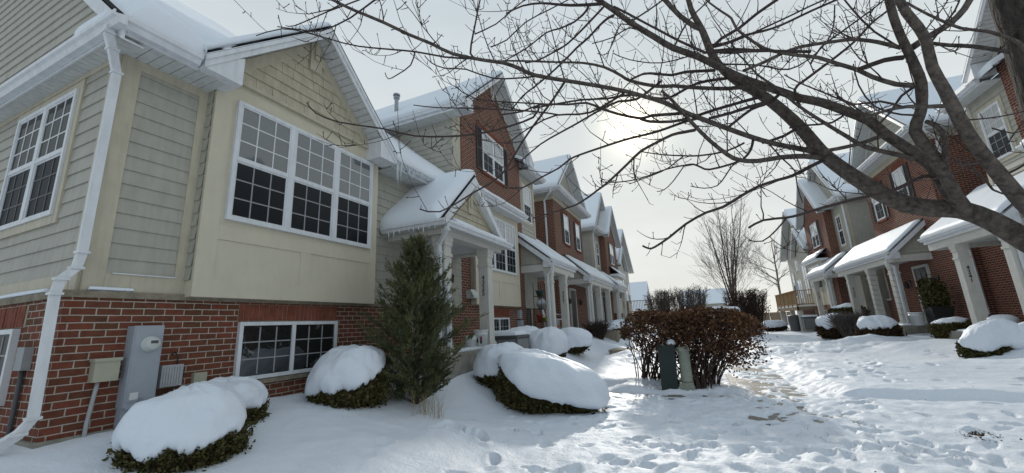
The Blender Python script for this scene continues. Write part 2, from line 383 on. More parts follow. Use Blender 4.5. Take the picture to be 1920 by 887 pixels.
def window(par, axis, c, sgn, a0, a1, z0, z1, n=1, grid=(3, 3), casing=0, cmat='cream_trim', slider=False, top='glass_blind', low='glass_screen', split=.5, name='window', detail=True, fw=.05, gw=.0085, topgrid=None, label=None, lowgrille='grille_dim'):
    f = MB(); d = .055
    S = lambda m, p0, p1, *r: slab(m, axis, c + sgn * p0, c + sgn * p1, *r)
    S(f, 0, d, a0, a0 + fw, z0, z1); S(f, 0, d, a1 - fw, a1, z0, z1); S(f, 0, d - .002, a0 + fw, a1 - fw, z0, z0 + fw); S(f, 0, d - .002, a0 + fw, a1 - fw, z1 - fw, z1)
    mw = .09 if n > 1 and not slider else .055
    W0 = (a1 - a0 - 2 * fw - (n - 1) * mw) / n; pane = MB(); scr = MB(); gr = MB(); gr2 = MB()
    zm = z0 + (z1 - z0) * split
    for k in range(n):
        b0 = a0 + fw + k * (W0 + mw); b1 = b0 + W0
        if k < n - 1: S(f, 0, d - .004, b1, b1 + mw, z0 + fw, z1 - fw)
        halves = [(z0 + fw, z1 - fw, pane, .03)] if slider else [(zm + .02, z1 - fw, pane, .034), (z0 + fw, zm - .02, scr, .027)]
        if not slider:
            S(f, 0, .048, b0, b1, zm - .02, zm + .02)
            for q0, q1, _, pp in halves:
                sw = .024
                S(f, 0, pp + .010, b0, b0 + sw, q0, q1); S(f, 0, pp + .010, b1 - sw, b1, q0, q1); S(f, 0, pp + .009, b0 + sw, b1 - sw, q1 - sw, q1); S(f, 0, pp + .009, b0 + sw, b1 - sw, q0, q0 + sw)
        for hi, (q0, q1, m, pp) in enumerate(halves):
            S(m, .018, pp, b0, b1, q0, q1)
            gx, gz = (topgrid if (topgrid and hi == 0) else grid)
            if detail:
                for i in range(1, gx): x = b0 + (b1 - b0) * i / gx; S(gr if hi == 0 else gr2, .02, pp + .006, x - gw, x + gw, q0 + .02, q1 - .02)
                for j in range(1, gz): zz = q0 + (q1 - q0) * j / gz; S(gr if hi == 0 else gr2, .02, pp + .0045, b0 + .02, b1 - .02, zz - gw, zz + gw)
    o = f.build(name, 'white_trim', par)
    if slider: gr2 = gr; gr = MB()
    if label: o['label'] = label
    pane.build('pane', top, o)
    if scr.v: scr.build('insect_screen', low, o)
    if gr.v: gr.build('grille', 'white_trim', o)
    if gr2.v: gr2.build('grille', lowgrille, o)
    if casing:
        cs = MB(); e = casing
        S(cs, 0, .032, a0 - e, a0 - .001, z0 - e, z1 + e); S(cs, 0, .032, a1 + .001, a1 + e, z0 - e, z1 + e)
        S(cs, 0, .030, a0 - .001, a1 + .001, z1 + .001, z1 + e); S(cs, 0, .034, a0 - .001, a1 + .001, z0 - e, z0 - .001)
        cs.build('casing', cmat, o)
    return o
def sn(x, y, z=0, s=1.0): return noise.noise(Vector((x * s, y * s, z * s)))
def snow_quad(par, c00, c10, c11, c01, h=.14, inset=(.0, .0, .0, .0), nx=24, ny=14, seed=0, rw=.10, name='snow_cover', matn='snow_roof', bare=None):
    """snow lying on a roof plane: c00-c10 is the eave, c01-c11 the ridge; inset = left,right,eave,ridge metres of bare roof"""
    A, B, C, D = map(Vector, (c00, c10, c11, c01)); up = (B - A).cross(D - A).normalized()
    if up.z < 0: up = -up
    Lx = ((B - A).length + (C - D).length) / 2; Ly = ((D - A).length + (C - B).length) / 2
    up = (up * .6 + Vector((0, 0, .4))).normalized()
    V = []; F = []; n1 = nx + 1
    for j in range(ny + 1):
        for i in range(n1):
            wob = lambda q: .02 * sn(i * .5 + q, j * .5, seed)
            # concentrate rows towards the edges
            s = .5 - .5 * math.cos(math.pi * i / nx); t = .5 - .5 * math.cos(math.pi * j / ny)
            l, r, e, g = [(k + (abs(wob(z)) if k > 0 else 0)) for z, k in zip((1, 7, 13, 19), inset)]
            x = l + (Lx - l - r) * s; y = e + (Ly - e - g) * t
            S_, T_ = x / Lx, y / Ly
            p = (A * (1 - S_) + B * S_) * (1 - T_) + (D * (1 - S_) + C * S_) * T_
            dist = min(x - l, Lx - r - x, y - e, Ly - g - y)
            q = max(0, min(1, dist / rw)); prof = math.sqrt(max(0, 1 - (1 - q) ** 2))
            hh = h * prof * (1 + .2 * sn(p.x * 1.1, p.y * 1.1, seed) ) + .004
            if bare: hh *= bare(S_, T_)
            V.append(p + up * hh + Vector((0, 0, .006)))
    m = len(V)
    for j in range(ny):
        for i in range(nx): a = j * n1 + i; F.append([a, a + 1, a + n1 + 1, a + n1])
    if (B - A).cross(D - A).z < 0: F = [q[::-1] for q in F]
    # underside
    ring = [i for i in range(n1)] + [j * n1 + nx for j in range(1, ny + 1)] + [ny * n1 + i for i in range(nx - 1, -1, -1)] + [j * n1 for j in range(ny - 1, 0, -1)]
    mb = MB(); i0 = 0
    mb.v = [tw(p) for p in V]; mb.f = [q[::-1] if TR[0] < 0 else q for q in F]
    low = [tw(V[k] - up * .05 - Vector((0, 0, .0))) for k in ring]; b = len(mb.v); mb.v += low
    for k in range(len(ring)):
        j = (k + 1) % len(ring); mb.f.append([ring[k], ring[j], b + j, b + k])
    return mb.build(name, matn, par, smooth=True, uv=False)
def quad_roof(mb, c00, c10, c11, c01, th=.042):
    mb.prism([c00, c10, c11, c01], (0, 0, -th)); return mb
def gutter(mb, p0, p1, out, size=.11):
    """K-profile gutter from p0 to p1 (top back edge), out = horizontal outward unit vector; ends closed"""
    p0, p1, o = Vector(p0), Vector(p1), Vector(out); s = size
    prof = [(0, 0), (0, -s), (s * .55, -s), (s * .75, -s * .55), (s, -s * .42), (s, -.002), (s * .86, -.002), (s * .86, -s * .3)]
    mb.prism([p0 + o * a + Vector((0, 0, b)) for a, b in prof], p1 - p0); return mb.cut()
def gable(par, wallx, fx, bx, y0, y1, ze, za, ov=.0, matn='shingle', rake_h=.17, soffit=True, fr_w=.16, snow=.14, sn_front=.0, side0=True, side1=True, sy=None, frieze='cream_trim', seed=1, bare0=None, bare1=None):
    """street-facing gable: ridge along x from fx (front) back to bx, eaves y0,y1 at ze, apex za"""
    ya = (y0 + y1) / 2 if sy is None else sy
    r = MB(); quad_roof(r, (bx, y0, ze), (fx, y0, ze), (fx, ya, za), (bx, ya, za)); quad_roof(r, (bx, y1, ze), (fx, y1, ze), (fx, ya, za - .001), (bx, ya, za - .001))
    ro = r.build('roof', matn, par)
    if snow:
        if side0: snow_quad(ro, (bx, y0, ze), (fx, y0, ze), (fx, ya, za), (bx, ya, za), snow, (0, sn_front, -.02, .0), 26, 14, seed, bare=bare0)
        if side1: snow_quad(ro, (bx, y1, ze), (fx, y1, ze), (fx, ya, za), (bx, ya, za), snow * .7, (0, sn_front + .28, -.02, .02), 26, 14, seed + 3, bare=bare1)
    t = MB(); h = rake_h
    for yy in (y0, y1):
        s = 1 if yy == y1 else -1
        t.prism([(fx - .03, yy, ze - .062), (fx - .03, ya, za - .062 - (.001 if s > 0 else 0)), (fx - .03, ya, za - h - .06), (fx - .03, yy, ze - h - .06)], (.025 if s > 0 else .026, 0, 0))
        t.prism([(fx - .004, yy, ze - .064), (fx - .004, ya, za - .064), (fx - .004, ya, za - .135), (fx - .004, yy, ze - .135)], (.022 if s > 0 else .023, 0, 0)); t.cut()
    t.build('rake_board', 'white_trim', par)
    if soffit and fx - .035 - wallx > .05:
        sfm = MB()
        for yy in (y0, y1):
            n = max(6, int(math.hypot(ya - yy, za - ze) / .11))
            for k in range(n):
                a, b = k / n + .004, (k + 1) / n - .004
                P = lambda q, x: (x, yy + (ya - yy) * q, ze + (za - ze) * q - h - .02)
                sfm.prism([P(a, wallx), P(b, wallx), P(b, fx - .032), P(a, fx - .032)], (0, 0, .012))
            sfm.prism([(wallx, yy, ze - h), (wallx, ya, za - h), (fx - .032, ya, za - h), (fx - .032, yy, ze - h)], (0, 0, .01)); sfm.cut()
        sfm.build('soffit', 'soffit_white', par)
    if frieze:
        fm = MB()
        for yy in (y0, y1):
            dy = (ya - yy); q = .0
            fm.prism([(wallx, yy + dy * .1, ze + (za - ze) * .1 - h - .03), (wallx, ya, za - h - .03), (wallx, ya, za - h - .03 - fr_w * 1.3), (wallx, yy + dy * .1, ze + (za - ze) * .1 - h - .03 - fr_w * 1.3)], (.024 if yy == y0 else .025, 0, 0)); fm.cut()
        fm.build('frieze_board', frieze, par)
    return ro
def soffit_strip(mb, axis, c0, c1, a0, a1, z, pitch=.11):
    n = max(1, int((a1 - a0) / pitch))
    for k in range(n):
        x0 = a0 + (a1 - a0) * k / n; x1 = a0 + (a1 - a0) * (k + 1) / n - .008
        slab(mb, axis, c0, c1, x0, x1, z, z + .012)
    slab(mb, axis, c0, c1, a0, a1, z + .014, z + .03); return mb.cut()
def column(par, x, y, z0, z1, w=.24, number=None, mirror=1, label=None, wrap=False):
    m = MB(); h = w / 2
    m.box(x - h, x + h, y - h, y + h, z0 + .02, z1 - .01)
    m.box(x - h - .03, x + h + .03, y - h - .03, y + h + .03, z0, z0 + .11); m.box(x - h - .015, x + h + .015, y - h - .015, y + h + .015, z0 + .11, z0 + .15)
    m.box(x - h - .03, x + h + .03, y - h - .03, y + h + .03, z1 - .11, z1); m.box(x - h - .018, x + h + .018, y - h - .018, y + h + .018, z1 - .2, z1 - .11)
    m.box(x - h - .022, x + h + .022, y - h - .022, y + h + .022, z1 - .42, z1 - .36)
    o = m.build('porch_column', 'column_paint', par)
    if label: o['label'] = label
    if wrap:
        g = MB(); pts = []; n = int((z1 - z0 - .4) / .03)
        for k in range(n):
            a = k * .9; q = h + .012
            cx = max(-1, min(1, 1.4 * math.cos(a))) * q; cy = max(-1, min(1, 1.4 * math.sin(a))) * q
            pts.append((x + cx, y + cy, z0 + .2 + k * .03))
        g.tube(pts, .006, 4); g.build('light_string', 'black_metal', o)
    if number: digits(o, number, x, y - h - .004, z1 - .62, .115)
    return o
FONT = {}
def digits(par, s, x, yface, ztop, size, step=None, matn='number_black'):
    """house number set vertically, facing the camera side (-y)"""
    mb = MB(); step = step or size * 1.06
    for k, chv in enumerate(s):
        if chv not in FONT:
            cu = bpy.data.curves.new('digit', 'FONT'); cu.body = chv; cu.size = 1.4; cu.extrude = .03; cu.offset = .0; cu.align_x = 'CENTER'
            ob = bpy.data.objects.new('digit', cu); COL.objects.link(ob)
            dg = bpy.context.evaluated_depsgraph_get(); me = bpy.data.meshes.new_from_object(ob.evaluated_get(dg))
            FONT[chv] = ([v.co.copy() for v in me.vertices], [list(p.vertices) for p in me.polygons])
            bpy.data.objects.remove(ob); bpy.data.curves.remove(cu); bpy.data.meshes.remove(me)
        V, F = FONT[chv]; wx, wy, wz = tw((x, yface, ztop - k * step))
        mb.raw([(wx + v.x * size, wy - .004 - v.z * .1, wz - size + v.y * size) for v in V], F)
    return mb.build('house_number', matn, par, uv=False)
# ------------------------------------------------------------------ townhouses (canonical: the left row, facade x = -5.6)
FX = -5.6
def shutters(par, axis, c, sgn, a0, a1, z0, z1, w=.34):
    for s in (-1, 1):
        m = MB(); b0 = a0 - w - .02 if s < 0 else a1 + .02; b1 = b0 + w
        slab(m, axis, c, c + sgn * .022, b0, b1, z0, z1)
        for q0, q1 in ((z0, z0 + .07), (z1 - .07, z1), ((z0 + z1) / 2 - .04, (z0 + z1) / 2 + .04)): slab(m, axis, c + sgn * .022, c + sgn * .04, b0 + .045, b1 - .045, q0, q1)
        slab(m, axis, c + sgn * .022, c + sgn * .041, b0, b0 + .045, z0, z1); slab(m, axis, c + sgn * .022, c + sgn * .041, b1 - .045, b1, z0, z1)
        z = z0 + .09
        while z < z1 - .1:
            m.prism([wp(axis, c + sgn * .022, b0 + .045, z + .03), wp(axis, c + sgn * .022, b1 - .045, z + .03), wp(axis, c + sgn * .036, b1 - .045, z), wp(axis, c + sgn * .036, b0 + .045, z)], (0, 0, .006)); z += .045
        m.build('shutter', 'shutter', par)
def soldier(par, axis, c, sgn, a0, a1, z0, z1):
    m = MB(); slab(m, axis, c, c + sgn * .004, a0, a1, z0, z1); mo = m.build('lintel', 'mortar', par)
    m = MB(); rr = random.Random(int(a0 * 100)); a = a0 + .005
    while a < a1 - .05:
        slab(m, axis, c + sgn * .003, c + sgn * (.012 + rr.uniform(-.003, .003)), a, min(a + .061, a1), z0 + .006, z1 - .006); a += .0715
    m.build('lintel_bricks', 'soldier', mo)
def downspout(par, pts, label=None, foot=None):
    m = MB(); m.tube(pts, .053, 4, sq=(1, .78)); 
    s = m
    for k in range(1, len(pts) - 1):
        p = Vector(pts[k]); s.box(p.x - .047, p.x + .047, p.y - .047, p.y + .047, p.z - .012, p.z + .012)
    return s.build('downspout', 'white_trim', par)
def door(par, axis, c, sgn, a0, a1, z0, z1, dm='door_dark'):
    m = MB(); slab(m, axis, c, c + sgn * .06, a0 - .1, a0, z0, z1 + .1); slab(m, axis, c, c + sgn * .06, a1, a1 + .1, z0, z1 + .1); slab(m, axis, c, c + sgn * .058, a0, a1, z1, z1 + .1)
    d = MB(); slab(d, axis, c, c + sgn * .03, a0, a1, z0, z1)
    for q0, q1 in ((.08, .38), (.44, .92)):
        for b0, b1 in ((.12, .46), (.54, .88)): slab(d, axis, c + sgn * .03, c + sgn * .04, a0 + (a1 - a0) * b0, a0 + (a1 - a0) * b1, z0 + (z1 - z0) * q0, z0 + (z1 - z0) * q1)
    o = d.build('door', dm, par); m.build('door_frame', 'column_paint', o)
    h = MB(); slab(h, axis, c + sgn * .04, c + sgn * .09, a0 + .06, a0 + .1, z0 + .95, z0 + 1.1); h.build('handle', 'galv', o); return o
def wall_lamp(par, x, y, z):
    m = MB(); m.box(x, x + .04, y - .05, y + .05, z - .06, z + .1); m.tube([(x + .04, y, z + .06), (x + .12, y, z + .1), (x + .15, y, z + .03)], .012, 5)
    cx = x + .15; m.lathe(cx, y, [(.03, z - .22), (.07, z - .18), (.085, z - .02), (.05, z + .02), (.01, z + .06)], 8)
    return m.build('wall_lamp', 'black_metal', par)
def porch_shed(par, y0, y1, cols, ze=3.86, zt=5.05, xe=-4.38, xw=FX, zf=1.25, nums=(), wraps=(), seed=1, spout=True, gfloor=.55, snowh=.10, side_lo=None, xwl=None):
    r = MB(); quad_roof(r, (xe, y0, ze), (xe, y1, ze), (xw + .02, y1, zt), (xw + .02, y0, zt), .045)
    ro = r.build('porch_roof', 'shingle', par)
    snow_quad(ro, (xe, y0, ze), (xe, y1, ze), (xw + .02, y1, zt), (xw + .02, y0, zt), snowh, (.0, .0, -.03, .12), 40, 14, seed, .09)
    g = MB(); gutter(g, (xe - .01, y0, ze), (xe - .01, y1, ze), (1, 0, 0), .11); f = MB(); f.box(xe - .05, xe - .012, y0 + .02, y1 - .02, ze - .2, ze - .07); f.build('fascia', 'white_trim', par)
    go = g.build('gutter', 'white_trim', par)
    # near side: rake board, siding triangle, beam
    t = MB(); t.prism([(xe, y0 + .0, ze - .072), (xw, y0, zt - .072), (xw, y0, zt - .27), (xe, y0, ze - .27)], (0, .03, 0))
    t.prism([(xe + .09, y0 + .03, ze - .2), (xe - .3, y0 + .03, ze - .05), (xe - .3, y0 + .03, ze - .3), (xe + .02, y0 + .03, ze - .3)], (0, .14, 0)); t.build('rake_board', 'white_trim', par)
    m = MB(); yw = y0 + .2; zb = ze - .1
    m.prism([(xe - .12, yw, zb - .3), (xe - .12, yw, ze - .1), (xw, yw, zt - .1), (xw, yw, zb - .3)], (0, .1, 0)); lap(m, 'y', yw, -1, [(xe - .1, zb - .02), (xw, zb - .02), (xw, zt - .12), (xe - .1, ze - .08)], .15)
    m.build('side_gable', 'siding', par)
    bx = xe - .2
    b = MB(); b.box(bx - .13, bx + .13, y0 + .16, y1 - .1, ze - .42, ze - .2); b.box(xw, bx - .131, y0 + .14, y0 + .34, ze - .42, ze - .18); b.box(xw, bx - .131, y1 - .34, y1 - .11, ze - .42, ze - .2)
    b.box(bx - .15, bx + .155, y0 + .12, y1 - .08, ze - .2, ze - .15); b.build('porch_beam', 'column_paint', par)
    c = MB(); soffit_strip(c, 'y', y0 + .35, y1 - .35, xw, bx - .14, ze - .3); c.build('porch_ceiling', 'soffit_white', par)
    f = MB(); f.box((xwl or xw) - .0, xe + .08, y0 + .1, y1 - .1, gfloor - .5, zf); fo = f.build('porch_floor', 'concrete', par)
    sm = MB(); snow_quad(fo, (xe + .06, y0 + .15, zf), (xe + .06, y1 - .12, zf), (xe - .5, y1 - .12, zf), (xe - .5, y0 + .15, zf), .05, (.1, .5, .02, .05), 14, 6, seed + 8, .1, name='floor_snow')
    for k, cy in enumerate(cols):
        column(par, bx, cy, zf, ze - .42, .25, nums[k] if k < len(nums) else None, wrap=(k in wraps))
    if spout:
        downspout(par, [(xe + .05, y0 + .15, ze - .12), (xe + .05, y0 + .15, ze - .2), (xe + .02, cols[0] - .22, ze - .42), (bx + .02, cols[0] - .2, ze - .56), (bx + .02, cols[0] - .2, zf + .1), (bx + .14, cols[0] - .26, zf - .02)])
    return ro
def pent(par, y0, y1, xw=FX, xo=-5.1, ze=5.42, zt=5.78, seed=1, gut=True, matn='shingle'):
    r = MB(); quad_roof(r, (xo, y0, ze), (xo, y1, ze), (xw, y1, zt), (xw, y0, zt), .05); ro = r.build('pent_roof', matn, par)
    snow_quad(ro, (xo, y0, ze), (xo, y1, ze), (xw, y1, zt), (xw, y0, zt), .09, (.05, .05, -.03, .16), 24, 8, seed, .1)
    m = MB(); m.box(xw, xo - .02, y0 + .02, y1 - .02, ze - .2, ze - .06); m.build('pent_fascia', 'white_trim', par)
    if gut: g = MB(); gutter(g, (xo - .02, y0, ze), (xo - .02, y1, ze), (1, 0, 0), .11); g.build('gutter', 'white_trim', par)
def bay(par, y0, y1, z0, z1, xb=-5.42, mid=None):
    m = MB(); m.box(FX - .02, xb, y0, y1, z0, z1)
    o = m.build('bay_box', 'cream_panel', par); t = MB(); p = xb + .012; ym = (y0 + y1) / 2 if mid is None else mid
    t.box(xb, p, y0 + .0, y0 + .22, z0 + .24, z1 - .002); t.box(xb, p, y1 - .16, y1, z0 + .24, z1 - .002); t.box(xb, p + .001, y0, y1, z0, z0 + .24)
    t.box(xb, p - .001, ym - .09, ym + .09, z0 + .24, z0 + .74); t.box(xb, p + .001, y0 + .22, y1 - .16, z0 + .74, z0 + .93)
    t.build('panel_batten', 'cream_panel', o); return o
def utility_stub(): pass

def unit_a(loc, label):
    """the near end townhouse with the big bay"""
    T = thing('townhouse', label, 'house', loc, 'townhouses of the left row')
    YE = 1.9; Y1 = 9.28; ZB = 2.06; ZS = 4.90
    m = MB(); m.box(-14, FX - .03, YE + .03, Y1, .2, 5.0); m.build('wall', 'siding', T)
    m = MB(); m.box(-14, FX + .045, 1.80, 9.27, .74, ZB); m.build('brick_base', 'brick', T)
    m = MB(); m.box(-14, FX + .075, 1.77, 6.5, .1, .755); m.build('foundation', 'concrete', T)
    m = MB(); m.box(-14, FX + .07, 1.775, 6.6, ZB + .001, ZB + .07)
    m.build('ledge', 'stone', T)
    snow_quad(T, (FX + .062, 1.95, ZB + .072), (FX + .062, 2.32, ZB + .072), (FX + .032, 2.32, ZB + .072), (FX + .032, 1.95, ZB + .072), .075, (0, 0, 0, 0), 20, 6, 61, .12, name='ledge_snow', matn='snow')
    snow_quad(T, (-8.6, 1.79, ZB + .072), (-6.05, 1.79, ZB + .072), (-6.05, 1.86, ZB + .072), (-8.6, 1.86, ZB + .072), .07, (0, 0, 0, 0), 40, 6, 62, .12, name='ledge_snow', matn='snow')
    m = MB(); lap(m, 'x', FX, 1, [(YE + .17, 2.32), (2.69, 2.32), (2.69, 4.73), (YE + .17, 4.73)])
    lap(m, 'x', FX, 1, [(5.84, 2.1), (9.28, 2.1), (9.28, ZS), (5.84, ZS)])
    lap(m, 'y', YE, -1, [(-12, 2.32), (FX - .02, 2.32), (FX - .02, 4.78), (-12, 4.78)]); m.build('siding', 'siding', T)
    m = MB(); m.box(FX, FX + .03, YE, YE + .17, ZB + .072, ZS); m.box(FX - .16, FX - .001, YE - .03, YE - .0005, ZB + .072, ZS)
    m.box(FX, FX + .03, 2.69, 2.80, ZB + .072, ZS); m.box(FX, FX + .028, YE + .17, 2.69, 4.72, ZS); m.box(FX, FX + .034, YE + .17, 2.69, ZB + .072, 2.32)
    m.box(-13, FX - .161, YE - .03, YE - .0005, 4.76, ZS); m.box(-13, FX - .161, YE - .034, YE - .0005, ZB + .072, 2.32)
    m.build('corner_board', 'cream_trim', T)
    m = MB(); m.box(FX + .03, FX + .05, 2.12, 2.69, 2.318, 2.33); m.build('flashing', 'white_trim', T)
    # bay with its triple window
    bay(T, 2.80, 5.83, 2.10, 5.12)
    m = MB(); lap(m, 'y', 2.80, -1, [(FX + .035, 2.3), (-5.45, 2.3), (-5.45, 4.9), (FX + .035, 4.9)]); m.build('bay_side_siding', 'siding', T)
    window(T, 'x', -5.42, 1, 3.07, 5.65, 3.11, 4.82, 3, (3, 3), topgrid=(3, 3), name='bay_window')
    m = MB(); lap(m, 'x', -5.42, 1, [(2.82, 5.12), (5.83, 5.12), (4.2, 6.74)], .17, .02, True); m.build('gable_shakes', 'shake', T)
    m = MB(); m.box(-5.44, -5.36, 2.78, 5.85, 5.07, 5.12); m.build('gable_ledge', 'cream_trim', T)
    m = MB(); m.box(-5.40, -5.365, 4.12, 4.34, 5.98, 6.62); m.box(-5.366, -5.33, 4.18, 4.28, 6.18, 6.62); m.build('gable_ornament', 'cream_trim', T)
    gable(T, -5.42, -5.03, -8.6, 2.44, 5.94, 5.06, 6.74, seed=2, sy=4.2, snow=.10, sn_front=.0, bare1=lambda s, t: 1.0)
    m = MB()
    for a, b in ((2.44, 2.9), (5.48 + .02, 5.94)): m.prism([(-5.42, a, 4.84), (-5.42, b, 4.84), (-5.42, b, 5.02 + (.22 if a < 3 else 0)), (-5.42, a, 5.02 + (.22 if a > 3 else 0))], (.37, 0, 0)); m.cut()
    m.build('eave_return', 'white_trim', T)
    # main roof, eaves and the skirt round the end wall
    r = MB(); XE = -5.16; RZ = lambda x: 5.03 + (XE - x) * 4.17 / 5.04
    for a, b, xe_ in ((1.7, 2.44, XE), (2.44, 5.94, -5.95), (5.94, Y1, XE)): quad_roof(r, (xe_, a, RZ(xe_)), (xe_, b, RZ(xe_)), (-10.2, b, 9.2), (-10.2, a, 9.2), .07)
    ro = r.build('roof', 'shingle', T)
    snow_quad(ro, (XE, 1.7, 5.0), (XE, 2.6, 5.0), (-10.2, 2.6, 9.2), (-10.2, 1.7, 9.2), .25, (.02, 0, -.08, 0), 26, 40, 5, .3)
    snow_quad(ro, (-5.95, 2.3, RZ(-5.95)), (-5.95, 6.2, RZ(-5.95)), (-10.2, 6.2, 9.2), (-10.2, 2.3, 9.2), .22, (0, 0, 0, 0), 30, 26, 6, .2)
    snow_quad(ro, (XE, 5.9, 5.03), (XE, Y1, 5.03), (-10.2, Y1, 9.2), (-10.2, 5.9, 9.2), .18, (.02, 0, -.06, 0), 40, 26, 7, .2)
    m = MB(); lap(m, 'y', YE, -1, [(-13, 5.15), (FX - .1, 5.15), (-9.9, 8.6), (-13, 8.6)], .168); m.build('end_gable_siding', 'siding', T)
    m = MB(); m.prism([(-12.9, YE + .001, 5.0), (FX - .2, YE + .001, 5.0), (-10, YE + .001, 8.85), (-12.9, YE + .001, 8.8)], (0, .4, 0)); m.build('end_gable', 'siding', T)
    m = MB(); m.prism([(XE + .02, 1.7, 4.965), (-10.2, 1.7, 9.13), (-10.2, 1.7, 8.9), (XE + .02, 1.7, 4.74)], (0, .03, 0)); m.prism([(XE + .02, 1.73, 4.74), (-10.2, 1.73, 8.9), (-10.2, 1.73, 8.915), (XE + .02, 1.73, 4.755)], (0, .165, 0)); m.build('rake_board', 'white_trim', T)
    r = MB(); quad_roof(r, (-12.5, 1.7, 4.98), (XE - .02, 1.7, 4.98), (XE - .02, YE, 5.1), (-12.5, YE, 5.1), .05); r.build('skirt_roof', 'shingle', T)
    snow_quad(T, (-12.5, 1.62, 4.97), (XE - .05, 1.62, 4.97), (XE - .35, YE - .02, 5.08), (-12.5, YE - .02, 5.08), .1, (0, .3, 0, 0), 60, 8, 4, .16, name='skirt_snow')
    snow_quad(T, (-6.05, 1.62, 4.99), (-5.36, 1.62, 4.99), (-5.40, YE - .02, 5.1), (-6.05, YE - .02, 5.1), .17, (0, 0, 0, 0), 24, 12, 14, .14, name='snow_heap', matn='snow')
    m = MB(); v = []
    g = MB(); gutter(g, (XE, 1.7, 4.97), (XE, 2.42, 4.97), (1, 0, 0), .12); gutter(g, (-12.6, 1.7, 4.971), (XE + .118, 1.7, 4.971), (0, -1, 0), .12); gutter(g, (XE, 5.95, 5.0), (XE, 7.5, 5.0), (1, 0, 0), .12)
    f = MB(); f.box(XE - .02, XE - .002, 1.72, 2.44, 4.82, 4.95); f.cut(); f.box(-12.6, XE - .021, 1.702, 1.72, 4.82, 4.95); f.cut(); f.box(XE - .02, XE - .002, 5.95, 9.2, 4.82, 4.97); f.build('fascia', 'white_trim', T)
    go = g.build('gutter', 'white_trim', T)
    s = MB(); soffit_strip(s, 'x', FX, XE - .02, 1.885, 2.79, ZS - .07); soffit_strip(s, 'y', YE - .01, 1.72, -12.6, XE - .03, ZS - .072); soffit_strip(s, 'x', FX, XE - .02, 5.99, 9.25, ZS - .07); s.build('soffit', 'soffit_white', T)
    # icicles of the eave right of the bay
    rr = random.Random(3)
    for k in range(34):
        y = 5.98 + 1.5 * (k + rr.uniform(0, .9)) / 34; L = rr.uniform(.04, .2) if k > 2 else rr.uniform(.3, .62)
        i = MB(); x = XE + .10 + rr.uniform(-.02, .01); i.tube([(x, y, 4.93), (x + rr.uniform(-.008, .008), y, 4.93 - L * .5), (x + rr.uniform(-.01, .01), y, 4.93 - L)], [rr.uniform(.012, .02) * (1.5 if k < 3 else 1), .010, .002], 6); i.build('icicle', 'ice', go, True, False)
    # end wall window and basement windows
    window(T, 'y', YE, -1, -8.12, -6.47, 3.05, 4.64, 2, (3, 3), .105, top='glass_low', name='end_window', lowgrille='grille_dark')
    window(T, 'y', 1.80, -1, -7.9, -6.41, 1.04, 1.79, 2, (3, 3), 0, slider=True, top='glass_low', name='basement_window')
    soldier(T, 'y', 1.80, -1, -8.0, -6.32, 1.80, 2.03)
    window(T, 'x', FX + .045, 1, 3.47, 5.09, 1.04, 1.80, 2, (3, 3), 0, slider=True, top='glass_side', name='basement_window')
    soldier(T, 'x', FX + .045, 1, 3.46, 5.09, 1.81, 2.04)
    m = MB(); m.box(FX + .046, FX + .09, 3.4, 5.15, .97, 1.03); m.build('sill', 'stone', T)
    # downspout at the corner
    xs, ys = -5.5, 1.84
    downspout(T, [(-5.26, 1.64, 4.88), (-5.26, 1.64, 4.80), (-5.34, 1.72, 4.68), (xs, ys, 4.52), (xs, ys, 2.5), (xs, ys - .02, 2.34), (xs + .03, 1.72, 2.22), (-5.47, 1.70, 2.08), (-5.47, 1.72, .98), (-5.5, 1.66, .86), (-5.66, 1.48, .68)])
    # meter, boxes
    xb = FX + .045
    m = MB(); m.box(xb, xb + .14, 2.32, 2.585, .95, 1.77); m.box(xb, xb + .11, 2.33, 2.575, .3, .948); m.box(xb + .14, xb + .146, 2.335, 2.57, 1.0, 1.75); m.box(xb + .11, xb + .15, 2.34, 2.57, .93, .955)
    mo = m.build('electric_meter', 'meter_grey', T)
    m = MB(); c = Vector((xb + .146, 2.47, 1.575))
    V = []; prof = [(0, .082), (.02, .082), (.022, .07), (.075, .066), (.09, .05), (.092, 0.001)]
    for d, rad in prof:
        for j in range(20): a = 2 * math.pi * j / 20; V.append(tw((c.x + d, c.y + rad * math.cos(a), c.z + rad * math.sin(a))))
    F = [[k * 20 + j, k * 20 + (j + 1) % 20, (k + 1) * 20 + (j + 1) % 20, (k + 1) * 20 + j] for k in range(5) for j in range(20)]
    m.raw(V, F); m.build('meter_dial', 'pot_pale', mo, True)
    m = MB(); m.box(xb + .146, xb + .149, 2.36, 2.43, 1.02, 1.09); m.build('sticker', 'bucket_white', mo); m = MB(); m.box(xb + .146, xb + .162, 2.44, 2.47, .985, 1.03); m.build('latch', 'galv', mo)
    m = MB(); m.box(c.x + .0925, c.x + .096, c.y - .035, c.y + .03, c.z + .005, c.z + .035); m.build('meter_display', 'dark_grey', mo)
    m = MB(); m.box(xb, xb + .10, 2.07, 2.265, 1.23, 1.45); m.box(xb, xb + .112, 2.06, 2.275, 1.425, 1.455); b = m.build('telephone_box', 'box_beige', T)
    m = MB(); m.tube([(xb + .05, 2.13, 1.23), (xb + .05, 2.12, 1.12), (xb + .045, 2.10, .85), (xb + .045, 2.10, .55)], .018, 8); m.build('conduit', 'pvc_grey', b, True)
    m = MB(); m.box(xb, xb + .09, 2.64, 2.85, 1.1, 1.33)
    for k in range(7): m.box(xb + .09, xb + .098, 2.66 + k * .026, 2.675 + k * .026, 1.12, 1.31)
    b = m.build('cable_box', 'pvc_grey', T)
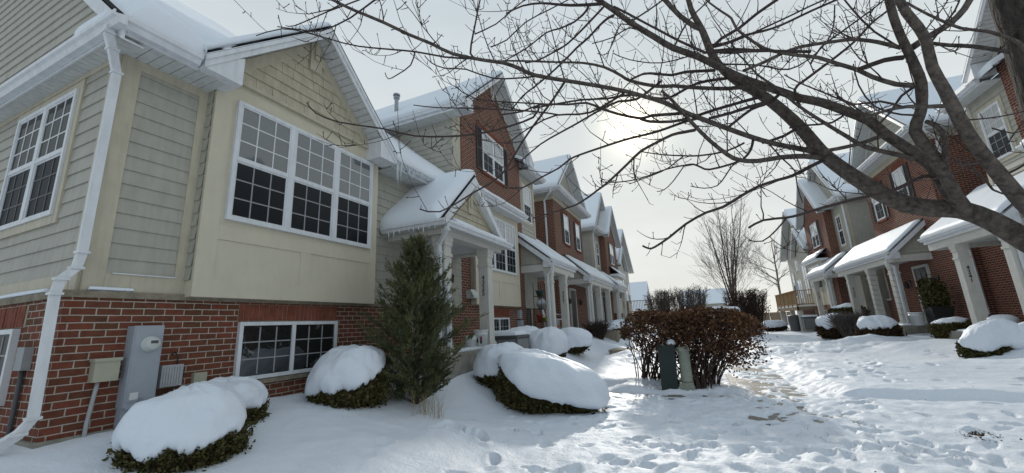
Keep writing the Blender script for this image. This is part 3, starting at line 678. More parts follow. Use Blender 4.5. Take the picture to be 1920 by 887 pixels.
    m = MB(); m.tube([(xb + .05, 2.8, 1.33), (xb + .07, 2.79, 1.42), (xb + .04, 2.77, 1.47), (xb + .01, 2.75, 1.44)], .008, 5); m.tube([(xb + .03, 2.86, 1.3), (xb + .02, 2.9, 1.2), (xb + .03, 2.87, 1.1), (xb + .01, 2.7, 1.02), (xb + .01, 2.6, 1.03)], .006, 5); m.build('cable', 'black_metal', b, True)
    m = MB(); m.box(xb, xb + .06, 2.99, 3.13, 1.08, 1.21); m.build('socket_box', 'box_beige', T)
    m = MB(); m.box(-6.17, -6.0, 1.735, 1.80, 1.38, 1.6); b = m.build('junction_box', 'box_grey', T)
    m = MB(); m.tube([(-6.09, 1.775, 1.38), (-6.09, 1.775, .5)], .02, 8); m.build('conduit', 'dark_grey', b, True)
    # porch of number 4325
    zf = 1.12; bx = -4.42; ze = 3.62; xe = -4.2
    r = MB(); quad_roof(r, (FX, 6.18, ze), (xe, 6.18, ze), (xe, 7.62, 5.02), (FX - .6, 7.62, 5.02), .06); quad_roof(r, (FX, 9.24, ze), (xe, 9.24, ze), (xe, 7.62, 5.019), (FX - .6, 7.62, 5.019), .06)
    quad_roof(r, (xe + .08, 6.18, ze - .005), (xe + .08, 9.24, ze - .005), (-4.42, 9.24, ze + .16), (-4.42, 6.18, ze + .16), .05)
    ro = r.build('porch_roof', 'shingle', T)
    snow_quad(ro, (FX - .1, 6.18, ze), (xe, 6.18, ze), (xe, 7.62, 5.02), (FX - .6, 7.62, 5.02), .2, (0, .0, -.05, -.06), 26, 26, 9, .25)
    snow_quad(ro, (FX - .1, 9.24, ze), (xe, 9.24, ze), (xe, 7.62, 5.02), (FX - .6, 7.62, 5.02), .12, (0, .2, -.05, .02), 22, 20, 19, .2)
    snow_quad(ro, (xe + .08, 6.3, ze), (xe + .08, 9.2, ze), (-4.34, 9.2, ze + .12), (-4.34, 6.3, ze + .12), .09, (.4, .05, 0, 0), 30, 6, 29, .08)
    t = MB()
    for yy in (6.18, 9.24):
        t.prism([(xe - .01, yy, ze - .06), (xe - .01, 7.62, 4.96), (xe - .01, 7.62, 4.72), (xe - .01, yy + (.16 if yy < 7 else -.16), ze - .08)], (.035 if yy < 7 else .034, 0, 0))
        t.prism([(-4.36, yy + (.2 if yy < 7 else -.2), ze), (-4.36, 7.62, 4.72), (-4.36, 7.62, 4.70), (-4.36, yy + (.22 if yy < 7 else -.22), ze)], (.15, 0, 0))
    t.build('rake_board', 'white_trim', T)
    m = MB(); m.prism([(-5.5, 6.4, ze), (-5.5, 9.02, ze), (-5.5, 7.62, 4.78)], (1.13, 0, 0)); lap(m, 'x', -4.37, 1, [(6.45, ze + .05), (8.97, ze + .05), (7.62, 4.76)], .15, .02, True); m.build('pediment', 'shake', T)
    m = MB(); m.box(-4.35, -4.31, 7.53, 7.71, 4.1, 4.66); m.box(-4.312, -4.28, 7.58, 7.66, 4.24, 4.66)
    for yy in (6.4, 9.02): m.prism([(-4.36, yy, ze + .1), (-4.36, 7.62, 4.7), (-4.36, 7.62, 4.55), (-4.36, yy, ze)], (.045 if yy < 7 else .044, 0, 0))
    m.build('gable_ornament', 'cream_trim', T)
    g = MB(); gutter(g, (xe + .08, 6.17, ze), (xe + .08, 9.25, ze), (1, 0, 0), .11); gutter(g, (FX + .05, 6.18, ze - .002), (xe + .188, 6.18, ze - .002), (0, -1, 0), .11); go = g.build('porch_gutter', 'white_trim', T)
    rr = random.Random(8)
    for k in range(9):
        i = MB(); x = FX + .3 + k * .14 + rr.uniform(-.05, .05); L = rr.uniform(.05, .2); i.tube([(x, 6.08, ze - .1), (x, 6.08, ze - .1 - L * .5), (x, 6.08, ze - .1 - L)], [.014, .009, .002], 6); i.build('icicle', 'ice', go, True, False)
    b = MB(); b.box(bx - .14, bx + .14, 6.36, 9.06, 3.4, 3.615); b.box(FX, bx - .141, 6.36, 6.6, 3.4, 3.613); b.box(FX, bx - .141, 8.8, 9.06, 3.4, 3.613); b.box(bx - .15, xe + .06, 6.2, 9.22, 3.5, 3.56); b.box(FX, bx - .151, 6.2, 9.22, 3.5, 3.558); b.build('porch_beam', 'column_paint', T)
    c = MB(); soffit_strip(c, 'y', 6.61, 8.79, FX, bx - .145, 3.44); c.build('porch_ceiling', 'soffit_white', T)
    f = MB(); f.box(FX - .8, -4.18, 6.3, 9.15, .2, zf); fo = f.build('porch_floor', 'concrete', T); snow_quad(fo, (-4.2, 6.5, zf), (-4.2, 8.9, zf), (-5.0, 8.9, zf), (-5.0, 6.5, zf), .05, (.3, .3, .05, .1), 14, 6, 8, .1, name='floor_snow')
    column(T, bx, 6.62, zf, 3.4, .25); column(T, bx, 8.44, zf, 3.4, .25, '4325', label='porch column with black numerals 4325')
    downspout(T, [(xe + .13, 6.25, 3.5), (xe + .13, 6.25, 3.42), (bx + .06, 6.42, 3.22), (bx + .06, 6.42, 3.05), (bx + .06, 6.42, 1.35), (bx + .1, 6.35, 1.2)])
    i = MB(); rr = random.Random(4)
    for k in range(26):
        a = rr.uniform(0, 6.28); q = .15 + rr.uniform(0, .05); x = bx + .02 + q * math.cos(a); y = 6.5 + q * math.sin(a); z = rr.uniform(1.5, 2.55); i.tube([(x, y, z), (x + rr.uniform(-.02, .02), y, z - .3), (x, y, max(.85, z - rr.uniform(.5, .95)))], [.022, .03, .004], 6)
    i.build('ice_sheath', 'ice', T, True, False)
    door(T, 'x', FX + .02, 1, 7.2, 8.15, zf, 3.25, 'door_dark'); wall_lamp(T, FX + .02, 8.5, 2.9)
    return T

def unit_b(loc, label, group, nums=('', '4327'), bm='brick', right=False):
    T = thing('townhouse', label, 'house', loc, group)
    m = MB(); m.box(-14, FX - .005, 9.33, 13.76, .2, 8.0); m.box(-14, FX - .08, 13.77, 15.36, 2.2, 7.75); m.prism([(-13.9, 9.34, 7.9), (-13.9, 13.7, 7.9), (-13.9, 11.5, 10.1)], (8.28, 0, 0)); m.build('wall', 'siding', T)
    m = MB(); m.box(-6.2, FX + .02, 9.36, 13.75, .3, 7.92); m.prism([(-5.9, 9.37, 7.92), (-5.9, 13.74, 7.92), (-5.9, 11.55, 10.12)], (.32, 0, 0)); m.box(-8, FX + .019, 9.29, 9.36, .3, 4.6); m.build('brick_front', bm, T)
    m = MB(); lap(m, 'y', 9.3, -1, [(-13, 4.9), (-5.82, 4.9), (-5.82, 7.9), (-13, 7.9)]); lap(m, 'x', FX - .06, 1, [(13.78, 3.9), (15.3, 3.9), (15.3, 7.66), (13.78, 7.66)]); lap(m, 'y', 15.38, 1, [(-9, 3.9), (FX - .1, 3.9), (FX - .1, 7.66), (-9, 7.66)]); m.build('siding', 'siding', T)
    m = MB(); m.box(-5.82, FX + .0, 9.27, 9.325, 4.6, 7.92); m.cut(); m.box(FX - .08, FX - .03, 15.28, 15.4, 3.9, 7.66); m.cut(); m.box(-13, -5.83, 9.275, 9.3, 7.72, 7.92); m.build('corner_board', 'cream_trim', T)
    gable(T, FX + .02, -5.12, -14, 8.86, 14.24, 7.94, 10.42, seed=21, sn_front=.0, snow=.11, frieze='column_paint')
    m = MB(); m.box(FX + .02, FX + .06, 11.42, 11.66, 9.4, 10.06); m.box(FX + .06, FX + .09, 11.48, 11.6, 9.5, 10.06); m.build('gable_ornament', 'column_paint', T)
    m = MB()
    for a, b in ((8.86, 9.32), (13.78, 14.24)): m.prism([(FX + .02, a, 7.70), (FX + .02, b, 7.70), (FX + .02, b, 7.86 + (.24 if a < 9 else 0)), (FX + .02, a, 7.86 + (.24 if a > 9 else 0))], (.46, 0, 0)); m.cut()
    m.build('eave_return', 'white_trim', T)
    g = MB(); gutter(g, (-13.5, 8.87, 7.9), (-5.14, 8.87, 7.9), (0, -1, 0), .12); gutter(g, (-5.25, 13.9, 7.72), (-5.25, 15.75, 7.72), (1, 0, 0), .12); f = MB(); f.box(-13.5, -5.16, 8.88, 8.9, 7.7, 7.88); f.cut(); f.box(-5.27, -5.252, 13.9, 15.75, 7.55, 7.7); f.build('fascia', 'white_trim', T); g.build('gutter', 'white_trim', T)
    s = MB(); soffit_strip(s, 'y', 8.9, 9.3, -13.5, -5.2, 7.7); soffit_strip(s, 'x', FX - .06, -5.27, 13.8, 15.72, 7.55); s.build('soffit', 'soffit_white', T)
    r = MB(); quad_roof(r, (-5.25, 13.3, 7.74), (-5.25, 15.75, 7.74), (-9.6, 15.75, 10.2), (-9.6, 13.3, 10.2)); ro = r.build('roof', 'shingle', T); snow_quad(ro, (-5.25, 13.3, 7.74), (-5.25, 15.75, 7.74), (-9.6, 15.75, 10.2), (-9.6, 13.3, 10.2), .14, (0, .06, -.03, 0), 20, 20, 3)
    window(T, 'x', FX + .02, 1, 10.62, 12.2, 6.46, 7.86, 2, (2, 2), 0, name='upper_window', topgrid=(2, 2)); soldier(T, 'x', FX + .02, 1, 10.3, 12.5, 7.88, 8.1)
    shutters(T, 'x', FX + .02, 1, 10.62, 12.2, 6.42, 7.9)
    m = MB(); m.box(FX + .021, FX + .07, 10.55, 12.27, 6.38, 6.45); m.build('sill', 'soldier', T)
    window(T, 'x', FX - .06, 1, 14.15, 14.98, 5.6, 7.1, 1, (3, 3), .1, name='side_window')
    pent(T, 9.68, 13.05, seed=5)
    bay(T, 9.75, 12.9, 2.2, 5.24); window(T, 'x', -5.42, 1, 10.1, 12.6, 3.25, 4.98, 3, (3, 3), name='bay_window')
    m = MB(); lap(m, 'y', 9.75, -1, [(FX + .03, 2.3), (-5.45, 2.3), (-5.45, 5.2), (FX + .03, 5.2)]); m.build('bay_side_siding', 'siding', T)
    window(T, 'x', FX + .02, 1, 10.7, 12.15, 1.06, 1.84, 2, (3, 3), slider=True, top='glass_side', name='basement_window'); soldier(T, 'x', FX + .02, 1, 10.6, 12.25, 1.86, 2.12)
    m = MB(); m.box(FX + .02, FX + .16, 9.48, 9.72, 2.36, 2.58); m.prism([(FX + .16, 9.46, 2.6), (FX + .16, 9.74, 2.6), (FX + .27, 9.74, 2.42), (FX + .27, 9.46, 2.42)], (0, 0, -.06)); m.build('dryer_vent', 'pot_pale', T)
    m = MB(); m.box(FX + .02, FX + .15, 12.9, 13.15, .6, 1.75); m.box(FX + .02, FX + .12, 12.92, 13.13, 1.8, 2.1); m.lathe(FX + .2, 13.0, [(.09, 1.4), (.1, 1.45), (.1, 1.52), (.05, 1.55)], 12); m.build('electric_meter', 'meter_grey', T)
    m = MB(); m.lathe(-8.1, 8.98 + .5, [(.11, 8.3), (.11, 8.36), (.065, 8.38), (.065, 9.1), (.1, 9.11), (.1, 9.16), (.07, 9.17), (.07, 9.21), (.12, 9.22), (.11, 9.27), (.02, 9.29)], 14); m.build('vent_pipe', 'galv', T)
    # recessed entry
    m = MB(); m.box(-14, -6.25, 13.77, 17.98, .3, 5.3); m.build('entry_wall', bm, T)
    door(T, 'x', -6.25, 1, 14.9, 15.85, 1.25, 3.3); wall_lamp(T, -6.25, 16.3, 2.9)
    porch_shed(T, 12.95 if right else 13.32, 16.7, (13.3 if right else 13.65, 15.35), seed=7, nums=nums, zf=1.0 if right else 1.3, xw=-6.24 if False else FX - .62, zt=5.35)
    return T

def unit_c(loc, label, group, nums=('4329', '', ''), wraps=(), bm='brick'):
    T = thing('townhouse', label, 'house', loc, group)
    m = MB(); m.box(-13, FX, 18.0, 23.4, .2, 7.9); m.build('wall', bm, T)
    m = MB(); m.prism([(-12.9, 18.02, 7.9), (-12.9, 23.3, 7.9), (-12.9, 20.6, 10.5)], (12.9 + FX - .1, 0, 0)); lap(m, 'x', FX - .1, 1, [(18.1, 8.05), (23.2, 8.05), (20.65, 10.5)], .168); m.build('gable_siding', 'siding', T)
    gable(T, FX - .1, -5.18, -13, 17.5, 23.75, 8.02, 10.75, seed=31, sn_front=.0, frieze='white_trim', fr_w=.14)
    r = MB(); quad_roof(r, (-5.1, 17.5, 8.0), (-5.1, 23.75, 8.0), (FX - .1, 23.75, 8.2), (FX - .1, 17.5, 8.2), .05); ro = r.build('skirt_roof', 'shingle', T); snow_quad(ro, (-5.1, 17.5, 8.0), (-5.1, 23.75, 8.0), (FX - .1, 23.75, 8.2), (FX - .1, 17.5, 8.2), .06, (.1, .1, 0, .05), 30, 6, 33, .1)
    g = MB(); gutter(g, (-5.12, 17.4, 8.0), (-5.12, 23.85, 8.0), (1, 0, 0), .13); gutter(g, (-12.5, 17.5, 7.998), (-4.995, 17.5, 7.998), (0, -1, 0), .13); f = MB(); f.box(-5.14, -5.122, 17.5, 23.7, 7.8, 7.97); f.cut(); f.box(-12.5, -5.141, 17.51, 17.53, 7.8, 7.97); f.build('fascia', 'white_trim', T); g.build('gutter', 'white_trim', T)
    s = MB(); soffit_strip(s, 'x', FX, -5.15, 17.55, 23.7, 7.79); soffit_strip(s, 'y', 17.55, 18.0, -12.5, -5.61, 7.788); s.build('soffit', 'soffit_white', T)
    f = MB(); f.box(FX, FX + .03, 18.0, 23.4, 7.55, 7.79); f.box(-12.5, FX + .029, 17.97, 18.0, 7.55, 7.788); f.build('frieze_board', 'cream_trim', T)
    for a0, a1 in ((19.52, 20.4), (21.85, 22.7)):
        window(T, 'x', FX, 1, a0, a1, 5.6, 7.15, 1, (2, 2), name='upper_window'); shutters(T, 'x', FX, 1, a0, a1, 5.56, 7.19, .3); soldier(T, 'x', FX, 1, a0 - .15, a1 + .15, 7.2, 7.42)
        m = MB(); m.box(FX + .001, FX + .06, a0 - .06, a1 + .06, 5.5, 5.58); m.build('sill', 'soldier', T)
    downspout(T, [(-5.5, 17.44, 7.88), (-5.5, 17.44, 7.75), (-6.0, 17.88, 7.5), (-6.0, 17.93, 7.3), (-6.0, 17.93, 1.6), (-5.98, 17.88, 1.4)])
    m = MB(); m.box(-13, -6.6, 23.41, 26.45, .3, 5.4); m.build('entry_wall', 'siding', T)
    m = MB(); lap(m, 'x', -6.6, 1, [(23.42, 2.2), (26.44, 2.2), (26.44, 5.1), (23.42, 5.1)]); m.build('siding', 'siding', T)
    m = MB(); m.box(-6.6, -6.5, 23.42, 26.44, .4, 2.12); m.build('brick_base', bm, T); m = MB(); m.box(-6.6, -6.46, 23.42, 26.44, 2.12, 2.2); m.build('ledge', 'white_trim', T)
    door(T, 'x', FX, 1, 19.75, 20.7, 1.1, 3.2); wall_lamp(T, FX, 19.2, 2.7); wall_lamp(T, FX, 21.3, 2.7); door(T, 'x', -6.6, 1, 25.2, 26.1, 1.1, 3.2)
    porch_shed(T, 19.1, 25.6, (19.7, 21.8, 24.4), zf=1.1, seed=9, nums=nums, wraps=wraps, ze=3.84, zt=4.95)
    return T

def unit_d(loc, label, group, nums=('', '4331'), bm='brick', wraps=()):
    T = thing('townhouse', label, 'house', loc, group)
    m = MB(); m.box(-13, FX - .03, 26.5, 33.0, .2, 7.8); m.prism([(-12.9, 26.55, 7.8), (-12.9, 32.2, 7.8), (-12.9, 29.35, 10.8)], (12.9 + FX - .03, 0, 0)); m.build('wall', 'siding', T)
    m = MB(); lap(m, 'y', 26.47, -1, [(-11, 3.5), (FX - .06, 3.5), (FX - .06, 7.75), (-11, 7.75)]); lap(m, 'x', FX - .03, 1, [(26.6, 3.5), (28.55, 3.5), (28.55, 7.75), (26.6, 7.75)]); lap(m, 'x', FX - .03, 1, [(26.6, 7.95), (32.2, 7.95), (29.35, 10.8)]); m.build('siding', 'siding', T)
    m = MB(); m.box(FX - .03, FX + .0, 26.45, 26.62, 3.5, 7.75); m.box(FX - .17, FX - .031, 26.44, 26.47, 3.5, 7.75); m.build('corner_board', 'cream_trim', T)
    m = MB(); m.box(-7, -5.2, 28.55, 33.0, .3, 7.6); m.prism([(-6.5, 28.6, 7.6), (-6.5, 32.95, 7.6), (-6.5, 30.78, 10.0)], (1.299, 0, 0)); m.build('brick_front', bm, T)
    gable(T, FX - .03, -5.25, -13, 26.0, 32.7, 7.85, 11.1, seed=41, frieze=None)
    gable(T, -5.2, -4.8, -9.5, 28.12, 33.45, 7.62, 10.3, seed=44, frieze='white_trim', fr_w=.1, bare0=lambda s, t: 0.0 if (t > .45 and s < .5 + .3 * sn(t * 9, s * 9, 2)) else 1.0)
    g = MB(); gutter(g, (-5.2, 25.95, 7.82), (-5.2, 28.2, 7.82), (1, 0, 0), .12); gutter(g, (-12, 26.0, 7.818), (-5.09, 26.0, 7.818), (0, -1, 0), .12); f = MB(); f.box(-5.22, -5.202, 26.0, 28.2, 7.62, 7.8); f.cut(); f.box(-12, -5.221, 26.01, 26.03, 7.62, 7.8); f.build('fascia', 'white_trim', T); g.build('gutter', 'white_trim', T)
    s = MB(); soffit_strip(s, 'x', FX, -5.23, 26.04, 28.5, 7.61); soffit_strip(s, 'y', 26.04, 26.46, -12, -5.61, 7.608); s.build('soffit', 'soffit_white', T)
    window(T, 'x', FX - .03, 1, 27.25, 28.0, 5.3, 7.0, 1, (2, 2), .1, name='side_window')
    window(T, 'x', -5.2, 1, 30.1, 31.55, 5.75, 7.3, 2, (2, 2), name='upper_window'); shutters(T, 'x', -5.2, 1, 30.1, 31.55, 5.7, 7.35, .3)
    pent(T, 29.3, 32.9, xw=-5.2, xo=-4.6, ze=4.95, zt=5.5, seed=45, gut=False); m = MB(); m.box(-5.2, -4.85, 29.5, 32.7, 2.1, 4.76); m.build('bay_box', 'cream_panel', T); window(T, 'x', -4.85, 1, 29.9, 32.3, 3.1, 4.6, 2, (2, 2), name='bay_window')
    m = MB(); m.box(-5.2, -4.85, 29.5, 32.7, .3, 2.08); m.build('brick_base', bm, T); window(T, 'x', -4.85, 1, 30.3, 31.6, 1.05, 1.8, 2, (2, 2), slider=True, top='glass_side', name='basement_window')
    downspout(T, [(-5.3, 25.94, 7.7), (-5.3, 25.94, 7.6), (-5.55, 26.4, 7.4), (-5.55, 26.4, 4.5)])
    porch_shed(T, 27.2, 31.1, (27.8, 30.4), zf=1.05, seed=11, nums=nums, wraps=wraps, ze=3.95, zt=4.9, spout=True, snowh=.13)
    door(T, 'x', FX - .02, 1, 27.8, 28.5, 1.05, 3.2)
    return T

def unit_e(loc, label, group, bm='brick', deck=(-3.9, 33.2, 40.4)):
    T = thing('townhouse', label, 'house', loc, group)
    m = MB(); m.box(-13, FX, 33.6, 42.0, 2.0, 6.5); m.prism([(-12.9, 33.7, 6.5), (-12.9, 41.9, 6.5), (-12.9, 37.8, 9.7)], (12.9 + FX - .0, 0, 0)); m.build('wall', 'siding', T)
    m = MB(); m.box(-13, FX + .03, 33.55, 42.05, .2, 1.98); m.build('brick_base', bm, T)
    m = MB(); lap(m, 'x', FX, 1, [(33.6, 2.1), (42, 2.1), (42, 6.3), (33.6, 6.3)]); lap(m, 'x', FX, 1, [(33.8, 6.3), (41.8, 6.3), (37.8, 9.6)]); lap(m, 'y', 33.6, -1, [(-11, 2.1), (FX, 2.1), (FX, 6.3), (-11, 6.3)]); m.build('siding', 'siding', T)
    gable(T, FX, -5.1, -13, 33.1, 42.5, 6.4, 9.9, seed=51, frieze=None)
    m = MB(); m.box(FX, -5.3, 34.0, 37.4, 2.1, 6.0); m.prism([(FX, 34.0, 6.0), (FX, 37.4, 6.0), (FX, 35.7, 7.5)], (.3, 0, 0)); m.build('bay_box', 'siding', T)
    gable(T, -5.3, -5.0, -8.0, 33.6, 37.8, 6.1, 7.9, seed=55, frieze=None, bare0=lambda s, t: 0.0 if (t > .4 and s < .6 + .3 * sn(t * 9, s * 9, 5)) else 1.0)
    window(T, 'x', -5.3, 1, 35.0, 36.3, 3.0, 5.2, 2, (2, 2), name='upper_window', top='glass', low='glass'); window(T, 'x', FX, 1, 38.2, 39.9, 2.1, 4.3, 2, (1, 1), name='patio_door', top='glass', low='glass', detail=False)
    window(T, 'x', FX, 1, 38.4, 39.6, 5.0, 5.9, 2, (2, 2), name='transom_window', slider=True, top='glass'); window(T, 'x', FX, 1, 40.6, 41.4, 3.0, 5.0, 1, (2, 2), name='side_window')
    window(T, 'x', FX + .03, 1, 34.8, 36.0, 1.1, 1.8, 2, (2, 2), slider=True, top='glass_side', name='basement_window')
    # deck on posts
    d = MB(); x0, (x1, y0, y1), z = FX + .02, deck, 2.15
    d.box(x0, x1, y0, y1, z - .28, z - .05); dk = d.build('deck', 'wood_dark', T)
    snow_quad(dk, (x1, y0, z - .05), (x1, y1, z - .05), (x0, y1, z - .05), (x0, y0, z - .05), .12, (.03, .03, .03, .03), 24, 8, 9, .1)
    r = MB()
    for yy in np.linspace(y0 + .05, y1 - .05, 6): r.box(x1 - .1, x1 - .01, yy - .05, yy + .05, z - .3, z + 1.02)
    r.box(x0 + .3, x0 + .4, y0 + .0, y0 + .1, z - .3, z + 1.02)
    r.box(x1 - .14, x1 + .02, y0 - .04, y1 + .04, z + 1.02, z + 1.07); r.box(x0 + .1, x1 - .141, y0 - .04, y0 + .11, z + 1.02, z + 1.068); r.box(x1 - .075, x1 - .035, y0, y1, z + .08, z + .15); r.box(x0 + .1, x1 - .1, y0 + .03, y0 + .07, z + .08, z + .15)
    for k in range(int((y1 - y0) / .13)): yy = y0 + .1 + k * .13; r.box(x1 - .07, x1 - .04, yy, yy + .035, z + .15, z + 1.02)
    for k in range(int((x1 - x0) / .13)): xx = x0 + .15 + k * .13; r.box(xx, xx + .035, y0 + .035, y0 + .065, z + .15, z + 1.02)
    r.build('railing', 'wood_rail', dk)
    for px, py in ((x1 - .2, y0 + .3), (x1 - .2, (y0 + y1) / 2 - .9), (x1 - .2, y1 - .6), (x0 + .4, y0 + .3)):
        p = MB(); p.box(px - .13, px + .13, py - .13, py + .13, -.2, z - .29); p.build('deck_post', 'column_paint', dk)
    return T
GL, GR = 'townhouses of the left row', 'townhouses of the right row'
unit_a((FX, 5.5, .7), 'nearest cream townhouse with the big triple bay window over a brick base')
unit_b((FX, 11.5, .8), 'tall brick gabled townhouse with one double shuttered window, next to the 4325 porch', GL)
unit_c((FX, 20.7, .8), 'left row brick townhouse with two narrow shuttered windows under a siding gable', GL)
unit_d((FX, 29.5, .8), 'left row townhouse pairing a grey siding corner with a brick gable, behind the far porch', GL)
unit_e((FX, 37.8, .8), 'last siding townhouse of the left row with a raised deck', GL, deck=(-2.3, 36.8, 41.0))
TR[:] = [-1, 2.6, .2, -.15]
unit_b((FX, 11.5, .8), 'right row townhouse with siding strip and brick gable behind the big tree trunk, porch 4341', GR, nums=('', '4341'), bm='brick_far', right=True)
unit_c((FX, 20.7, .8), 'right row brick townhouse with two shuttered windows and string lights on the 4343 porch columns', GR, nums=('4343', '', '4345'), wraps=(0, 1), bm='brick_far')
unit_d((FX, 29.5, .8), 'right row townhouse with grey siding corner and projecting brick gable beside the deck house', GR, nums=('', '4347'), bm='brick_far')
unit_e((FX, 37.8, .8), 'end siding townhouse of the right row with a wooden balcony on white posts', GR, bm='brick_far')
TR[:] = [1, 0, 0, 0]
# ------------------------------------------------------------------ snow ground
def fbm(x, y, seed, oct=4, base=1.0):
    rng = np.random.default_rng(seed); out = np.zeros_like(x); amp = 1.0; tot = 0
    for o in range(oct):
        tab = rng.random((256, 256)); fx = x * base; fy = y * base
        ix = np.floor(fx).astype(int); iy = np.floor(fy).astype(int); tx = fx - ix; ty = fy - iy
        tx = tx * tx * (3 - 2 * tx); ty = ty * ty * (3 - 2 * ty)
        g = lambda a, b: tab[a & 255, b & 255]
        v = (g(ix, iy) * (1 - tx) + g(ix + 1, iy) * tx) * (1 - ty) + (g(ix, iy + 1) * (1 - tx) + g(ix + 1, iy + 1) * tx) * ty
        out += amp * (v - .5); tot += amp; amp *= .5; base *= 2.03
    return out / tot * 2
def sst(x, a, b):
    t = np.clip((x - a) / (b - a), 0, 1); return t * t * (3 - 2 * t)
def band(v, a, b, w): return sst(v, a - w, a + w) * (1 - sst(v, b - w, b + w))
PATHX = 1.15
def ground(x, y):
    x = np.asarray(x, float); y = np.asarray(y, float)
    near = 1 - sst(y, 42, 60)
    left = (sst(-x, 2.5, 5.7) * .56 + .30 * sst(-x, 2.7, 4.3) * sst(y, 5.2, 7.2)) * near
    right = sst(x, 4.6, 7.6) * (.34 - .3 * sst(y, 26, 32)) * near * sst(y, 8, 11)
    z = .17 + left + right
    z = z + fbm(x, y, 3, 3, .35) * .10 * near
    # lawn plateaus right of the path, shovelled walks between them
    edge = fbm(x, y, 7, 3, 1.3) * .16
    lawn = band(y + edge * .5, 8.5, 16.2, .07) * sst(x + edge * 1.2, 1.85, 2.25)
    lawn2 = band(y + edge, 18.2, 25.5, .25) * sst(x + edge * 1.2, 1.9, 2.4)
    lawn3 = band(y + edge, 27, 45, .4) * sst(x + edge, 1.9, 2.5)
    bank = (lawn * (.10 + .03 * np.exp(-((y - 8.8) / .5) ** 2)) + lawn2 * .10 + lawn3 * .08) * near
    z = z + bank * (1 + .4 * fbm(x, y, 12, 2, .8))
    ll = sst(-x + edge * 1.2, -.45, -.05) * near
    lawnL = ll * (band(y + edge, 9.3, 14.2, .2) + band(y + edge, 16.2, 24, .3) + band(y + edge, 26, 45, .4))
    z = z + lawnL * .16
    # heaps thrown up beside the walks
    for hx, hy, hr, hh in ((-1.35, 9.0, .4, .16), (-.2, 8.85, .6, .05), (.5, 9.0, .5, .06), (2.5, 17.9, .9, .2), (4.2, 18.3, 1.1, .28), (5.6, 18.2, .9, .25), (5.9, 16.4, 1.0, .18), (4.4, 25.0, 1.1, .16), (5.6, 26.5, 1.2, .12), (3.4, 26.2, 1.2, .25), (-2.0, 14.0, .8, .25), (-3.0, 16.6, .9, .28), (-3.3, 19.5, 1.4, .32), (-2.2, 23.5, 1.2, .3), (6.9, 12.3, .9, .25), (7.3, 11.5, .8, .35), (-2.9, 5.2, .7, .12), (-3.2, 3.6, .9, .12), (2.6, 13.2, .9, .1), (4.6, 12.0, 1.2, .12)):
        z = z + hh * np.exp(-(((x - hx) ** 2 + (y - hy) ** 2) / hr ** 2)) * (1 + .35 * fbm(x, y, 33, 3, 2.2))
    # path trodden and partly bare
    pth = band(x + edge * .5, PATHX - .55, PATHX + .6, .12) * sst(y, 7.6, 9.2) * near
    z = z * (1 - pth) + pth * (.155 + .035 * fbm(x, y, 21, 4, 1.1) + .0)
    cross = band(y + edge * .5, 8.15, 8.75, .08) * band(x, -2.3, .6, .25)
    z = z * (1 - cross) + cross * (.165 + .05 * fbm(x, y, 23, 4, 1.6))
    return z
PRINTS = []
def trail(pts, step=.36, wide=.12, rr=random.Random(5), depth=.048):
    P = [Vector((a, b, 0)) for a, b in pts]; s = 1
    for a, b in zip(P, P[1:]):
        d = (b - a); L = d.length; d.normalize(); n = Vector((-d.y, d.x, 0)); q = 0
        while q < L:
            c = a + d * q + n * s * wide + Vector((rr.gauss(0, .04), rr.gauss(0, .04), 0)); s = -s
            PRINTS.append((c.x, c.y, math.atan2(d.y, d.x) + rr.gauss(0, .25), rr.uniform(.12, .16), rr.uniform(.05, .065), depth * rr.uniform(.6, 1.3))); q += step * rr.uniform(.85, 1.2)
_rr = random.Random(17)
trail([(-.9, 2.2), (-.2, 4.5), (.6, 6.5), (1.1, 8.5), (1.15, 14)], rr=_rr); trail([(1.9, 2.5), (1.4, 4.5), (1.2, 6.5), (1.2, 9)], rr=_rr); trail([(-2.8, 2.6), (-1.2, 4.2), (.4, 6.2), (1.0, 8.2)], rr=_rr)
trail([(.2, 2.5), (1.8, 4.4), (2.6, 6.3), (3.6, 8.0), (6, 8.4)], rr=_rr); trail([(3.4, 3.4), (2.4, 5.2), (1.5, 7.4)], rr=_rr); trail([(-1.5, 3.2), (1.5, 4.0), (4.5, 5.2)], rr=_rr); trail([(-.8, 5.2), (1.5, 5.6), (4.2, 6.6)], rr=_rr)
trail([(-3.2, 4.6), (-2.2, 5.3), (-2.0, 6.3), (-2.4, 7.6)], .5, rr=_rr, depth=.07); trail([(-3.3, 5.3), (-2.6, 4.6), (-1.8, 4.0)], .5, rr=_rr, depth=.07)
trail([(2.4, 10), (3.6, 11.6), (4.2, 14)], rr=_rr); trail([(3.1, 9.4), (3.4, 12.2), (2.6, 15.2)], rr=_rr); trail([(-.8, 10.2), (-1.5, 12.5), (-2.3, 14.6)], rr=_rr); trail([(1.0, 16), (2.2, 17.2), (6, 17.3)], rr=_rr); trail([(4.8, 9.6), (6.0, 11.5), (5.6, 15)], rr=_rr)
for k in range(330):
    x = _rr.gauss(.6, 1.6); y = _rr.uniform(2.6, 8.3); PRINTS.append((x, y, _rr.uniform(0, 3.14), _rr.uniform(.07, .15), _rr.uniform(.04, .075), _rr.uniform(.015, .05)))
for k in range(60):
    x = _rr.uniform(-.1, 5); y = _rr.uniform(9.5, 17); PRINTS.append((x, y, _rr.uniform(0, 3.14), _rr.uniform(.09, .16), _rr.uniform(.05, .08), _rr.uniform(.012, .032)))
